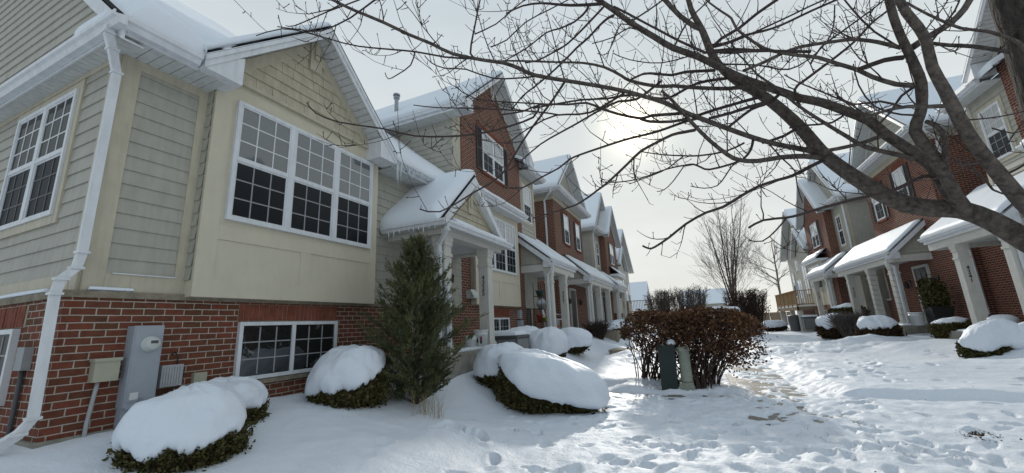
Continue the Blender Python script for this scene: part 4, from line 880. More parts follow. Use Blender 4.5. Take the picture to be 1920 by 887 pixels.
def build_ground():
    def axis(segs):
        out = []
        for a, b, d in segs: out += list(np.arange(a, b, d))
        return np.array(out + [segs[-1][1]])
    ys = axis([(-12, 1, 1.2), (1, 12, .036), (12, 20, .075), (20, 45, .22), (45, 110, 3), (110, 1400, 60)])
    xs = axis([(-1400, -120, 60), (-120, -14, 4), (-14, -6, .5), (-6, -3.2, .06), (-3.2, 4.6, .036), (4.6, 9, .07), (9, 16, .5), (16, 120, 4), (120, 1400, 60)])
    X, Y = np.meshgrid(xs, ys); Z = ground(X, Y)
    near = (Y < 20) & (np.abs(X) < 9)
    # trampled texture, strongest in the middle
    tr = np.exp(-((X - .9) / 2.6) ** 2) * (1 - sst(Y, 16, 24)) * sst(Y, 1, 2)
    Z += near * tr * (fbm(X, Y, 41, 4, 2.6) * .035 - np.maximum(0, fbm(X, Y, 43, 3, 3.8)) * .045 + (1 - np.abs(fbm(X, Y * .75, 47, 3, 3.3)) * 2.2) * .022 + (1 - np.abs(fbm(X + 9, Y * .8, 49, 3, 6.5)) * 2.2) * .012)
    Z += near * fbm(X, Y, 45, 3, 5.0) * .006 * (1 + tr)
    Z += near * fbm(X, Y, 46, 3, .9) * .05 * sst(-X, 1.2, 2.2)
    for px, py, a, l, w, d in PRINTS:
        i0, i1 = np.searchsorted(xs, (px - .45, px + .45)); j0, j1 = np.searchsorted(ys, (py - .45, py + .45))
        if i1 <= i0 or j1 <= j0: continue
        sx = X[j0:j1, i0:i1] - px; sy = Y[j0:j1, i0:i1] - py
        u = (sx * math.cos(a) + sy * math.sin(a)) / l; v = (-sx * math.sin(a) + sy * math.cos(a)) / w; q = np.sqrt(u * u + v * v)
        Z[j0:j1, i0:i1] += -d * (1 - sst(q, .82, 1.12)) + .28 * d * np.exp(-((q - 1.35) / .3) ** 2)
    V = np.stack([X.ravel(), Y.ravel(), Z.ravel()], 1); nx, ny = len(xs), len(ys)
    idx = np.arange(nx * ny).reshape(ny, nx); F = np.stack([idx[:-1, :-1].ravel(), idx[:-1, 1:].ravel(), idx[1:, 1:].ravel(), idx[1:, :-1].ravel()], 1)
    me = bpy.data.meshes.new('snow_ground'); me.vertices.add(len(V)); me.vertices.foreach_set('co', V.astype(np.float32).ravel())
    me.loops.add(F.size); me.polygons.add(len(F)); me.loops.foreach_set('vertex_index', F.astype(np.int32).ravel()); me.polygons.foreach_set('loop_start', np.arange(0, F.size, 4, dtype=np.int32))
    me.polygons.foreach_set('use_smooth', np.ones(len(F), dtype=bool)); me.update(); me.validate(); me.materials.append(MAT['snow_ground'])
    o = bpy.data.objects.new('snow_ground', me); COL.objects.link(o); struct(o)
    print('ground verts', len(V))
build_ground()
def gz(x, y): return float(ground(np.array([x]), np.array([y]))[0])
m = MB()
for k in range(30):
    y = 6.6 + k * 1.25; m.box(PATHX - .62, PATHX + .62, y, y + 1.235, -.3, .158)
struct(m.build('footpath', 'wet_concrete'))
m = MB()
for k in range(4): m.box(-2.6 + k * .8, -2.6 + k * .8 + .79, 7.95, 8.95, -.3, .160)
struct(m.build('entry_path', 'wet_concrete'))
# ------------------------------------------------------------------ plants
def leaf_mesh(name, C, size, matn, par, aspect=1.6, D=None, jitter=1.0, seed=1, spread=None):
    """many small leaf faces; C (n,3) centres, D optional growth directions"""
    rng = np.random.default_rng(seed); n = len(C); C = np.asarray(C, float)
    A = rng.normal(size=(n, 3)); 
    if D is not None: A = np.asarray(D, float) + A * (spread if spread is not None else .3)
    A /= np.linalg.norm(A, axis=1)[:, None] + 1e-9
    B = np.cross(A, rng.normal(size=(n, 3))); B /= np.linalg.norm(B, axis=1)[:, None] + 1e-9
    s = size * (1 + jitter * (rng.random(n) - .5))[:, None]
    V = np.stack([C - A * s * aspect * .5, C + B * s * .5, C + A * s * aspect * .5, C - B * s * .5], 1).reshape(-1, 3)
    mb = MB(); mb.v = V.tolist(); mb.f = (np.arange(n * 4).reshape(n, 4)).tolist()
    return mb.build(name, matn, par, uv=False)
def snow_bush(name, label, x, y, zb, rx, ry, rz, yaw=0, cover=100, tilt=25, tdir=-90, seed=1, group=None, leafm='yew', nleaf=4200, leaf=.04, cat='bush', thick=1.06, slope=(0, 0), jag=1.0):
    """clipped bush under a thick snow cap. cover = polar angle (deg) the cap reaches, tilt lowers it on the side opposite tdir"""
    T = thing(name, label, cat, (x, y, zb), group); cy, sy = math.cos(R_(yaw)), math.sin(R_(yaw)); rr = np.random.default_rng(seed)
    zc = zb + rz * .52
    def P(th, ph, k):
        ex = .84 if cover < 105 else 1.0; s0 = max(0.0, math.sin(th)) ** ex; c0 = math.cos(th); sx = s0 * math.cos(ph); s_y = s0 * math.sin(ph); c = math.copysign(abs(c0) ** ex, c0)
        lump = 1 + .13 * sn(sx * 1.7 + seed * 3.1, s_y * 1.7, c * 1.7) + .04 * sn(sx * 5 + seed, s_y * 5, c * 5)
        px, py = sx * rx * k * lump, s_y * ry * k * lump; px, py = px * (1 + .0), py; pz = c * rz * (.52 if c > 0 else .52) * k * lump
        wx, wy = px * cy - py * sy, px * sy + py * cy
        return Vector((x + wx, y + wy, zc + pz + (wx * slope[0] + wy * slope[1]) * (.55 + .45 * c)))
    # dark solid core added to block see-through, standing in for the branches
    m = MB(); n = 24; rows = 12; V = [P(math.pi * j / rows, 2 * math.pi * i / n, .86) for j in range(rows + 1) for i in range(n)]
    V = [Vector((p.x, p.y, max(p.z, zb - .15))) for p in V]
    F = [[j * n + i, (j + 1) * n + i, (j + 1) * n + (i + 1) % n, j * n + (i + 1) % n] for j in range(rows) for i in range(n)]
    m.raw(V, F); m.build('branches', 'yew_brown', T, True, False)
    C = []; D = []
    for k in range(nleaf):
        th = math.acos(rr.uniform(-.95, .75)); ph = rr.uniform(0, 2 * math.pi); q = rr.uniform(.84, 1.0) if rr.random() > .12 or th < R_(cover + tilt) else rr.uniform(1.0, 1.12); p = P(th, ph, q)
        if p.z < zb - .08: continue
        C.append(p); D.append((p - Vector((x, y, zc))).normalized())
    leaf_mesh('foliage', C, leaf, leafm, T, 1.7, D, 1.0, seed, .8)
    # the cap
    n = 110; rows = 26; V = []
    def bd(ph):
        b = cover + tilt * math.cos(ph + R_(yaw) - R_(tdir + 180)) + 5 * sn(math.cos(ph) * 2.2, math.sin(ph) * 2.2, seed * 1.7) * 2 + jag * (3 * sn(math.cos(ph) * 6, math.sin(ph) * 6, seed) + 3 * sn(math.cos(ph) * 11, math.sin(ph) * 15, seed) + 3 * sn(math.cos(ph) * 33, math.sin(ph) * 33, seed))
        return R_(max(25, min(150, b)))
    for j in range(rows + 1):
        for i in range(n):
            ph = 2 * math.pi * i / n; b = bd(ph); t = j / rows
            if t < .8: th = b * (t / .8); k = thick * (1 + .05 * (1 - (t / .8) ** 2))
            else: s = (t - .8) / .2; th = b * (1 + .05 * math.sin(s * math.pi)); k = thick - (thick - .84) * (s ** .7)
            V.append(P(th, ph, k) + Vector((0, 0, .015 * sn(i * .3, j * .3, seed))))
    F = [[j * n + i, (j + 1) * n + i, (j + 1) * n + (i + 1) % n, j * n + (i + 1) % n] for j in range(rows) for i in range(n)]
    m = MB(); m.raw(V, F); m.build('snow_cap', 'snow', T, True, False)
    return T
GB = 'snow capped bushes along the left row'; GBR = 'snow capped bushes along the right row'
snow_bush('evergreen_bush', 'nearest and largest snow capped bush, in front of the electric meter', -4.56, 2.46, -.05, .53, .50, 1.08, 20, 66, 4, 110, 1, GB, slope=(-.20, .10), nleaf=26000, leaf=.021)
snow_bush('evergreen_bush', 'snow capped bush half hidden behind the nearest one, below the basement window', -5.06, 3.12, .40, .46, .40, .66, 0, 72, 6, 110, 2, GB, slope=(-.1, .05), nleaf=5000, leaf=.03)
snow_bush('evergreen_bush', 'round snow capped bush under the right end of the basement window, left of the juniper', -4.72, 4.62, .40, .54, .50, .92, 15, 74, 16, 105, 3, GB, slope=(.02, .18), nleaf=7500, leaf=.03)
snow_bush('evergreen_bush', 'small left lobe bush of the long snow mound before the 4325 porch', -3.5, 7.25, 0.38, .54, .48, .80, 0, 76, 20, 60, 4, GB, slope=(.05, 0), nleaf=6000, leaf=.032)
snow_bush('evergreen_bush', 'widest snow mound bush, sloping down to the right, in front of the 4325 porch', -2.5, 6.95, .04, .98, .58, .96, 4, 80, 34, 155, 5, GB, slope=(-.22, -.1), nleaf=10000, leaf=.032)
snow_bush('evergreen_bush', 'low flat snow topped bush right behind the air conditioner', -4.55, 11.0, .75, .75, .5, .72, 60, 95, 8, 0, 6, GB, nleaf=3000, leaf=.045)
snow_bush('evergreen_bush', 'smooth egg shaped snow mound bush right of the air conditioner', -3.74, 10.7, .52, .50, .60, .88, 0, 118, 10, 0, 7, GB, nleaf=3000, leaf=.045)
snow_bush('evergreen_bush', 'snow mound bush sloping to the right in front of the 4327 porch', -3.72, 12.9, .58, .62, .62, .80, 0, 114, 10, 0, 8, GB, nleaf=3000, leaf=.045)
snow_bush('evergreen_bush', 'small far snow capped bush over a red brown base beside the 4329 porch', -3.6, 20.2, .72, .75, .6, .72, 0, 80, 10, 0, 9, GB, 'yew_brown', 2500, .06)
snow_bush('evergreen_bush', 'far snow capped bush behind the red brown one by the 4329 porch', -3.75, 22.6, .8, .7, .6, .75, 0, 90, 10, 0, 10, GB, 'yew_brown', 1800, .06)
snow_bush('evergreen_bush', 'low dark snow capped bush before the 4341 porch, nearest of the right row', 6.2, 13.2, .24, .62, .5, .84, 0, 50, 44, 60, 11, GBR, slope=(.32, .05), nleaf=5000, leaf=.045)
snow_bush('evergreen_bush', 'snow buried bush at the right edge beside the 4341 porch', 7.0, 12.9, .3, .7, .6, .8, 0, 120, 8, 0, 12, GBR, nleaf=2000, leaf=.045)
snow_bush('evergreen_bush', 'round dark bush with a ragged snow cap before the left 4343 porch column', 6.1, 19.2, .12, .64, .6, 1.12, 0, 58, 14, 60, 13, GBR, 'yew_brown', 6000, .05)
snow_bush('evergreen_bush', 'snow capped bush beside a twiggy brown shrub, left of the ragged one', 5.9, 23.4, .26, .72, .7, 1.08, 0, 72, 14, 60, 14, GBR, 'yew_brown', 5000, .055)
snow_bush('evergreen_bush', 'small bush with patchy snow beside the downspout of the right row', 7.15, 16.9, .55, .5, .45, .62, 0, 48, 8, 0, 15, GBR, 'yew', 3500, .04)
snow_bush('evergreen_bush', 'dark green bush with a thin strip of snow at the far right porch', 7.0, 25.4, .75, .8, .6, 1.05, 0, 36, 4, 0, 16, GBR, 'yew', 4500, .055)
snow_bush('evergreen_bush', 'small snow covered bush below the wooden balcony', 5.6, 37.6, .2, .9, .7, .8, 0, 95, 8, 0, 17, GBR, 'yew_brown', 1500, .07)

def stems(mb, base, tips, r0, r1, rr, n=6, seg=5):
    for t in tips:
        b = Vector(base) + Vector((rr.gauss(0, .10), rr.gauss(0, .10), 0)); t = Vector(t); pts = []
        for k in range(seg + 1):
            s = k / seg; p = b.lerp(t, s); p.z = b.z + (t.z - b.z) * (s ** .85); lat = (s ** 1.35); p.x = b.x + (t.x - b.x) * lat; p.y = b.y + (t.y - b.y) * lat
            pts.append(p + Vector((rr.gauss(0, .018), rr.gauss(0, .018), 0)) * (s > 0))
        mb.tube(pts, [r0 + (r1 - r0) * k / seg for k in range(seg + 1)], n, cap=False)
# the brown hedge on the lawn
def hedge():
    rr = random.Random(21); cx, cy = -.13, 9.5; z0 = .16
    T = thing('hedge', 'brown leaved clipped hedge standing in the snow with bare lower stems', 'hedge', (cx, cy, z0))
    m = MB()
    def tip(bx):
        while True:
            x = rr.uniform(-1.35, 1.25); y = rr.uniform(-.6, .75)
            if (x / 1.5) ** 2 + (y / .85) ** 2 < 1.1: break
        return (cx + x, cy + y, rr.uniform(1.05, 1.7))
    for bx, by, k in ((-1.0, .05, 34), (-.75, .3, 18), (.02, -.45, 52), (.25, -.1, 34), (-.3, .3, 22)):
        tips = [t for t in (tip(bx) for _ in range(k * 3)) if abs(t[0] - cx - bx) < 1.15][:k]
        stems(m, (cx + bx, cy + by, z0 - .1), tips, .015, .005, rr, 5)
        for t in tips:
            for q in range(4):
                p = Vector((cx + bx, cy + by, z0)).lerp(Vector(t), rr.uniform(.45, .95)); m.tube([p, p + Vector((rr.gauss(0, .12), rr.gauss(0, .12), rr.uniform(.05, .25)))], [.004, .0025], 3, cap=False)
    m.build('stems', 'hedge_stem', T, True, False)
    rng = np.random.default_rng(4); C = []
    def top(x): return 1.74 + .03 * math.sin(x * 5) - .20 * max(0, abs(x + .1) - .85) ** 2 * 5
    clumps = [(rng.uniform(-1.36, 1.36), rng.uniform(-.8, .8), rng.uniform(.62, 1.75), rng.uniform(.08, .2)) for _ in range(600)]
    for x, y, z, r in clumps:
        wide = (.66 + .34 * min(1, max(0, (z - .72) / .5))) * (1 - max(0, (z - 1.3) / .62) ** 2) ** .35
        if x > .6 and z < 1.1: wide += .18
        if (x / (1.38 * wide)) ** 2 + (y / .85) ** 2 > 1: continue
        if z > top(x): continue
        dens = 52 if z > 1.2 else (27 if z > .95 else 9)
        if x > .45: dens = max(dens, 34)
        for _ in range(dens):
            p = np.array([x, y, z]) + rng.normal(size=3) * r * .62
            if p[2] < top(p[0]) + .04: C.append((cx + p[0], cy + p[1], p[2]))
    # flat clipped top
    for _ in range(3600):
        x = rng.uniform(-1.34, 1.3); y = rng.uniform(-.75, .75)
        if (x / 1.36) ** 2 + (y / .85) ** 2 < 1: C.append((cx + x, cy + y, top(x) - abs(rng.normal()) * .06))
    C = np.array(C); k = rng.random(len(C)) < np.clip((C[:, 2] - 1.0) / 1.1 + -.02 + .3 * (C[:, 0] > cx + .7), .07, .7)  # paler leaves likelier towards the top and the right end
    leaf_mesh('foliage', C[k], .034, 'brown_leaf', T, 1.5, None, 1.0, 3); leaf_mesh('dark_foliage', C[~k], .034, 'brown_leaf_dark', T, 1.5, None, 1.0, 4)
    s = MB(); snow_quad(T, (cx + .45, cy - .35, 1.735), (cx + 1.0, cy - .3, 1.70), (cx + 1.0, cy - .05, 1.7), (cx + .45, cy - .1, 1.735), .05, (.02, .02, .02, .02), 12, 8, 6, .06, name='snow_patch', matn='snow')
hedge()
# juniper beside the porch
def juniper():
    rr = random.Random(8); x0, y0, z0, H = -4.14, 5.42, .5, 2.5
    T = thing('juniper_tree', 'tall dark green juniper growing between the bay and the 4325 porch', 'tree', (x0, y0, z0))
    m = MB(); m.tube([(x0, y0, z0 - .2), (x0 + .02, y0, z0 + 1), (x0 - .01, y0 + .02, z0 + H * .9)], [.06, .04, .008], 7); m.build('trunk', 'bark', T, True, False)
    C = []; D = []; L = MB()
    prof = lambda h: (1.16 - .1 * h) * (min(1, (h + .05) / .30) ** .5) * (1 - h) ** .78 + .02
    nb = 360
    for k in range(nb):
        h = (k + rr.random()) / nb; h = h ** 1.2 * .97; a = rr.uniform(0, 6.283); r = prof(h) * rr.uniform(.45, 1.0)
        if rr.random() < .16: r *= 1.25
        b = Vector((x0, y0, z0 - .05 + h * (H + .1))); out = Vector((math.cos(a), math.sin(a), 0)); up = .45 + .6 * h
        tip = b + out * r + Vector((0, 0, r * up + .05)); pts = [b, b.lerp(tip, .5) + Vector((0, 0, -.04 * r)), tip]
        if k % 2 == 0: L.tube(pts, [.008, .005, .002], 3, cap=False)
        dirb = (tip - b).normalized(); nsp = int(5 + r * 15)
        for q in range(nsp):
            s = rr.uniform(.3, 1.0); p = b.lerp(tip, s); d = (dirb + Vector((rr.gauss(0, .5), rr.gauss(0, .5), rr.gauss(.22, .35)))).normalized(); ln = rr.uniform(.06, .17) * (1.2 - .3 * s)
            for w in range(10):
                u = (w + rr.random()) / 10; c = p + d * ln * u + Vector((rr.gauss(0, .012), rr.gauss(0, .012), rr.gauss(0, .012)))
                C.append(c); D.append((d + Vector((rr.gauss(0, .3), rr.gauss(0, .3), rr.gauss(.15, .3)))).normalized())
    L.build('branches', 'yew_brown', T, True, False)
    leaf_mesh('foliage', C, .0125, 'juniper', T, 5.0, D, .8, 9, .12)
    print('juniper', len(C))
juniper()
# dry grass tuft
m = MB(); rr = random.Random(3)
for k in range(46):
    x, y = -3.72 + rr.gauss(0, .12), 5.15 + rr.gauss(0, .1); z = gz(x, y) - .03; a = rr.uniform(0, 6.28); l = rr.uniform(.14, .42); q = rr.uniform(.1, .5) * l
    m.tube([(x, y, z), (x + q * .3 * math.cos(a), y + q * .3 * math.sin(a), z + l * .6), (x + q * math.cos(a), y + q * math.sin(a), z + l)], [.003, .0025, .001], 3, cap=False)
tag(m.build('dry_grass', 'dry_grass', None, uv=False), 'tuft of dry yellow grass poking out of the snow by the juniper', 'grass')

# bare far trees and shrubs
def grow(mb, p, d, L, r, lev, rr, up=.15, nb=(3, 5), ang=.5, taper=.55, rmin=.006, ratio=(.5, .75)):
    seg = 4; pts = [Vector(p)]; dd = Vector(d).normalized()
    for k in range(seg):
        dd = (dd + Vector((rr.gauss(0, .09), rr.gauss(0, .09), rr.gauss(0, .05) + up * .25))).normalized(); pts.append(pts[-1] + dd * L / seg)
    rad = [max(rmin, r * (1 - (1 - taper) * k / seg)) for k in range(seg + 1)]; mb.tube(pts, rad, 3 if r < .03 else 6, cap=False)
    if lev <= 0: return
    for k in range(rr.randint(*nb)):
        s = rr.uniform(.25, 1.0) if k else 1.0; i = min(seg - 1, int(s * seg)); q = pts[i].lerp(pts[i + 1], s * seg - i)
        a = rr.uniform(0, 6.283); e = dd.cross(Vector((math.cos(a), math.sin(a), .3))).normalized()
        grow(mb, q, dd * math.cos(ang) + e * math.sin(ang) * rr.uniform(.6, 1.2), L * rr.uniform(*ratio), max(rmin, r * .5), lev - 1, rr, up, nb, ang, taper, rmin, ratio)
def far_tree(x, y, h, label, seed, vase=True, z=.1):
    rr = random.Random(seed); T = thing('bare_tree', label, 'tree', (x, y, z), 'bare trees behind the houses')
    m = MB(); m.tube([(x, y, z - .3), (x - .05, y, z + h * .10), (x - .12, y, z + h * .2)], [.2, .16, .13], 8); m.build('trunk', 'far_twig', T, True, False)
    m = MB()
    if vase:
        for k in range(11):
            a = 6.283 * k / 11 + rr.uniform(-.3, .3); s = rr.uniform(.02, .26); b = Vector((x - .1, y, z + h * rr.uniform(.1, .24)))
            # long upright leaders
            d = Vector((math.cos(a) * s, math.sin(a) * s, 1)); pts = [b]; L = h * rr.uniform(.55, .78) ; dd = d.normalized()
            for q in range(7): dd = (dd + Vector((rr.gauss(0, .03), rr.gauss(0, .03), .03))).normalized(); pts.append(pts[-1] + dd * L / 7)
            m.tube(pts, [.065 * (1 - q / 8.0) + .008 for q in range(8)], 4, cap=False)
            for q in range(13):
                t = rr.uniform(.05, 1); i = min(6, int(t * 7)); p = pts[i].lerp(pts[i + 1], t * 7 - i); aa = a + rr.gauss(0, .9); sl = (1 - t) * .75 + .28
                grow(m, p, (math.cos(aa) * .6, math.sin(aa) * .6, .75), h * .21 * sl * rr.uniform(.7, 1.3), .014, 2, rr, .16, (3, 3), .36, .5, .007)
    else:
        for k in range(12):
            t = rr.uniform(.15, 1); a = rr.uniform(0, 6.28); p = Vector((x - .1, y, z + h * (.15 + .5 * t))); grow(m, p, (math.cos(a), math.sin(a), .6), h * .26 * (1.25 - t * .6), .05, 3, rr, .1, (3, 4), .5, .5, .009)
        m.tube([(x - .1, y, z + h * .2), (x, y, z + h * .55), (x, y, z + h * .8)], [.13, .08, .03], 6)
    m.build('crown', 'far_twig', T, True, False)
far_tree(3.35, 40, 12.2, 'tall bare vase shaped tree rising behind the brown hedge', 5)
far_tree(9.6, 56, 12.5, 'bare spreading tree beside the balcony of the right row', 9, False)
def far_shrub(x, y, w, h, n, label, seed, z=.1, dense=2.0, matn='far_twig', leaves=0):
    rr = random.Random(seed); T = thing('bare_shrub', label, 'shrub', (x, y, z), 'bare shrubs at the end of the path'); m = MB()
    for k in range(n):
        a = rr.uniform(0, 6.283); q = w * .5 * math.sqrt(rr.random()); tx, ty = x + q * math.cos(a), y + q * .6 * math.sin(a); hh = h * rr.uniform(.82, 1.0)
        b = Vector((x + (tx - x) * .45, y + (ty - y) * .45, z - .1)); t = Vector((tx, ty, z + hh)); mid = b.lerp(t, .55) + Vector((rr.gauss(0, .06), rr.gauss(0, .06), .0))
        m.tube([b, mid, t], [.026, .018, .009], 3, cap=False)
        for j in range(int(7 * dense)):
            p = mid.lerp(t, rr.uniform(-.3, 1)); m.tube([p, p + Vector((rr.gauss(0, .2), rr.gauss(0, .2), rr.uniform(.08, .34)))], [.011, .007], 3, cap=False)
    m.build('stems', matn, T, True, False)
    if leaves:
        C = [(x + w * .5 * rr.uniform(-1, 1), y + w * .3 * rr.uniform(-1, 1), z + h * rr.uniform(.45, 1)) for _ in range(leaves)]; leaf_mesh('foliage', C, .06, 'brown_leaf_dark', T, 1.4, None, 1, seed)
far_shrub(-2.0, 30.5, 2.3, 3.25, 80, 'tall clipped bare shrub left of the far hedge row', 31, z=.25, dense=3.2)
far_shrub(-.2, 30.0, 2.5, 3.35, 85, 'tall clipped bare shrub at the middle of the far hedge row', 32, z=.25, dense=3.2)
far_shrub(3.1, 29.5, 2.5, 3.0, 110, 'dark bare shrub right of the tall vase shaped tree', 34, z=.1, matn='hedge_stem', leaves=900, dense=2.4)
far_shrub(4.9, 43.0, 2.6, 3.6, 50, 'far bare shrub below the balcony of the right row', 35, z=.1, matn='hedge_stem', leaves=500)
far_shrub(6.15, 22.3, 1.3, .85, 60, 'low twiggy brown shrub between two snow capped bushes of the right row', 36, z=.5, matn='far_twig')
far_shrub(-4.0, 17.9, .95, .6, 50, 'low dark twiggy shrub at the foot of the 4329 porch', 37, z=.8, matn='hedge_stem')

# ------------------------------------------------------------------ the big bare tree overhead
def big_tree():
    rr = random.Random(77)
    tx, ty = 2.52, 3.85
    T = thing('bare_tree', 'big bare deciduous tree at the right reaching its branches across the sky', 'tree', (tx, ty, 0))
    m = MB(); pts = [(tx + .02, ty, -.1), (tx, ty, .3), (tx, ty, 1.2), (tx - .01, ty, 2.2), (tx + .0, ty, 3.2), (tx + .03, ty + .02, 4.4), (tx, ty, 6.0)]; rad = [.33, .255, .225, .22, .185, .16, .11]
    P = []; Rr = []
    for k in range(len(pts) - 1):
        for q in range(6): s = q / 6; P.append(Vector(pts[k]).lerp(Vector(pts[k + 1]), s)); Rr.append((rad[k] * (1 - s) + rad[k + 1] * s) * (1 + .02 * rr.gauss(0, 1)))
    m.tube(P, Rr, 18); m.build('trunk', 'bark', T, True, False)
    PATHS = []     # (pixel path, depth list)
    big = []; fine = MB(); NB = [0]
    def smooth(pp):
        out = []
        for i in range(len(pp) - 1):
            p0 = pp[max(i - 1, 0)]; p1 = pp[i]; p2 = pp[i + 1]; p3 = pp[min(i + 2, len(pp) - 1)]
            n = max(2, int((p2 - p1).length / .08))
            for k in range(n):
                t = k / n; out.append(.5 * ((2 * p1) + (p2 - p0) * t + (2 * p0 - 5 * p1 + 4 * p2 - p3) * t * t + (3 * p1 - p0 - 3 * p2 + p3) * t ** 3))
        out.append(pp[-1]); return out
    def depth_at(u, v):
        best = None
        for px, dp in PATHS:
            for (a, b), d in zip(px, dp):
                q = (a - u) ** 2 + (b - v) ** 2
                if best is None or q < best[0]: best = (q, d)
        return best[1] if best else 2.6
    def br(px, r0, r1, dd=0.0, d0=None, twigs=True, limb=False, matn='bark_lit', spur=1.0, off=0.0):
        d0 = depth_at(*px[0]) + off if d0 is None else d0
        L = [0]
        for a, b in zip(px, px[1:]): L.append(L[-1] + math.hypot(a[0] - b[0], a[1] - b[1]))
        dp = [d0 + dd * l / L[-1] for l in L]; pp = [at(u, v, d) for (u, v), d in zip(px, dp)]
        # dense bookkeeping of depth along the path
        dense = []; dd_ = []
        for i in range(len(px) - 1):
            for k in range(6): s = k / 6; dense.append((px[i][0] * (1 - s) + px[i + 1][0] * s, px[i][1] * (1 - s) + px[i + 1][1] * s)); dd_.append(dp[i] * (1 - s) + dp[i + 1] * s)
        PATHS.append((dense, dd_))
        sp = smooth(pp); n = len(sp); rad = []; kk = (.57 if r0 >= 15 else .66) if limb else .85; ease = 1.0 if r0 < 15 else .8
        for k in range(n):
            s = k / (n - 1); d = d0 + dd * s; rad.append(kk * (r0 + (r1 - r0) * s ** ease) * d / CF * (1 + .10 * sn(sp[k].x * 2.3, sp[k].y * 2.3, sp[k].z * 2.3 + r0)))
        if limb:
            q = MB(); q.tube(sp, rad, 16); q.build('limb', matn, T, True, False)
        else: fine.tube(sp, rad, 8 if r0 > 2.5 else 5)
        if twigs: twig(sp, rad, spur)
        if px[-1][1] < 0 and r1 > 1.9:      # carries on above the frame
            dirn = (sp[-1] - sp[-4]).normalized()
            for q in range(3 if r1 > 5 else 1): grow(fine, sp[-1] - dirn * .02, (dirn + Vector((rr.gauss(0, .25), rr.gauss(0, .25), rr.gauss(.15, .15))) * (q > 0)).normalized(), 1.5 if r1 > 5 else .8, rad[-1] * (1 if q == 0 else .6), 3 if r1 > 5 else 2, rr, .2, (3, 4), .55, .5, .0022, (.45, .7))
    def spurs(sp, dens):
        for a, b in zip(sp, sp[1:]):
            L = (b - a).length
            if rr.random() < L * dens:
                p = a.lerp(b, rr.random()); ax = (b - a).normalized(); w = Vector((rr.gauss(0, 1), rr.gauss(0, 1), rr.gauss(.9, .7))); w = (w - ax * w.dot(ax)).normalized() + ax * rr.uniform(.1, .6)
                l = rr.uniform(.02, .085); e = p + w * l; fine.tube([p, p.lerp(e, .6) + Vector((0, 0, -.004)), e], [.0028, .0022, .0018], 4, cap=False)
                if rr.random() < .5: fine.tube([e - w * .004, e + w * .007, e + w * .013], [.0018, .0042, .0012], 4); NB[0] += 1
    def twig(sp, rad, spur):
        n = len(sp); acc = rr.uniform(.05, .25)
        spurs([p for p, r in zip(sp, rad) if r < .022], 6.5 * spur)
        for k in range(1, n - 1):
            acc -= (sp[k] - sp[k - 1]).length
            if acc > 0 or rad[k] > .055: continue
            acc = rr.uniform(.10, .29) / max(.3, spur)
            ax = (sp[k + 1] - sp[k - 1]).normalized(); w = Vector((rr.gauss(0, 1), rr.gauss(0, 1), rr.gauss(.45, .9))); w = (w - ax * w.dot(ax)).normalized()
            d = (ax * rr.uniform(.5, 1.1) + w).normalized(); l = rr.uniform(.12, .62) * (1.25 if rad[k] > .012 else 1); q = [sp[k]]; cur = d.copy()
            for s in range(6):
                cur = (cur + Vector((rr.gauss(0, .1), rr.gauss(0, .1), .13 + rr.gauss(0, .07)))).normalized(); q.append(q[-1] + cur * l / 6)
            if min((p - CPOS).length for p in q) < 1.7: continue
            r = min(.005, rad[k] * .6); fine.tube(q, [max(.0017, r * (1 - s / 8)) for s in range(7)], 4, cap=False); spurs(q, 8)
            if l > .32:
                for z in range(rr.randint(1, 3)):
                    i = rr.randint(2, 5); c2 = (cur + Vector((rr.gauss(0, .7), rr.gauss(0, .7), rr.gauss(.2, .5)))).normalized(); l2 = l * rr.uniform(.25, .5)
                    q2 = [q[i], q[i] + c2 * l2 * .5, q[i] + (c2 + Vector((0, 0, .35))) * l2]; fine.tube(q2, [.0024, .002, .0015], 3, cap=False); spurs(q2, 7)
    # limbs -------------------------------------------------------------
    br([(2040, 520), (1985, 486), (1920, 449), (1859, 414), (1804, 394), (1761, 391), (1711, 386), (1660, 367), (1617, 342), (1570, 310), (1538, 283), (1505, 244), (1465, 206), (1425, 176), (1372, 145), (1338, 108), (1318, 60), (1296, 18), (1286, -20)], 40, 7, 1.05, 2.62, limb=True, spur=.25)
    br([(1850, 412), (1800, 388), (1768, 345), (1747, 313), (1711, 285), (1660, 252), (1631, 227), (1588, 209), (1540, 192), (1500, 184), (1465, 172), (1398, 149), (1353, 128), (1308, 106), (1262, 90), (1228, 70), (1183, 43), (1149, 18), (1110, -8)], 20, 7.5, .6, None, limb=True, spur=.3, off=-.02)
    br([(2060, 500), (2010, 460), (1960, 418), (1920, 382), (1877, 331), (1841, 288), (1815, 252), (1786, 198), (1770, 167), (1748, 126), (1737, 79), (1721, 50), (1698, 22), (1683, -8)], 27, 11, -.15, 2.5, limb=True, spur=.2)
    br([(1820, 402), (1790, 362), (1768, 320), (1740, 279), (1716, 246), (1724, 216), (1728, 198), (1728, 158), (1716, 126), (1703, 97), (1689, 68), (1676, 34), (1667, 0), (1664, -15)], 19, 11, -.25, None, limb=True, spur=.2, off=-.05)
    br([(1768, 330), (1772, 300), (1772, 262), (1758, 238), (1738, 228)], 9, 6, -.2, None, limb=True, spur=.5)
    br([(1712, 88), (1739, 70), (1780, 45), (1808, 17), (1822, -8)], 9.5, 8, .1, None, limb=True, spur=.3)
    br([(1535, 287), (1510, 281), (1454, 270), (1409, 257), (1364, 241), (1308, 220), (1285, 211), (1250, 194), (1205, 180), (1172, 171), (1115, 160), (1059, 151), (1002, 141), (973, 128), (944, 118), (908, 113), (849, 101), (809, 82), (767, 65), (719, 42), (668, 21), (640, 8), (600, -12)], 7.5, 3.6, -.75, None, limb=True, spur=.7)
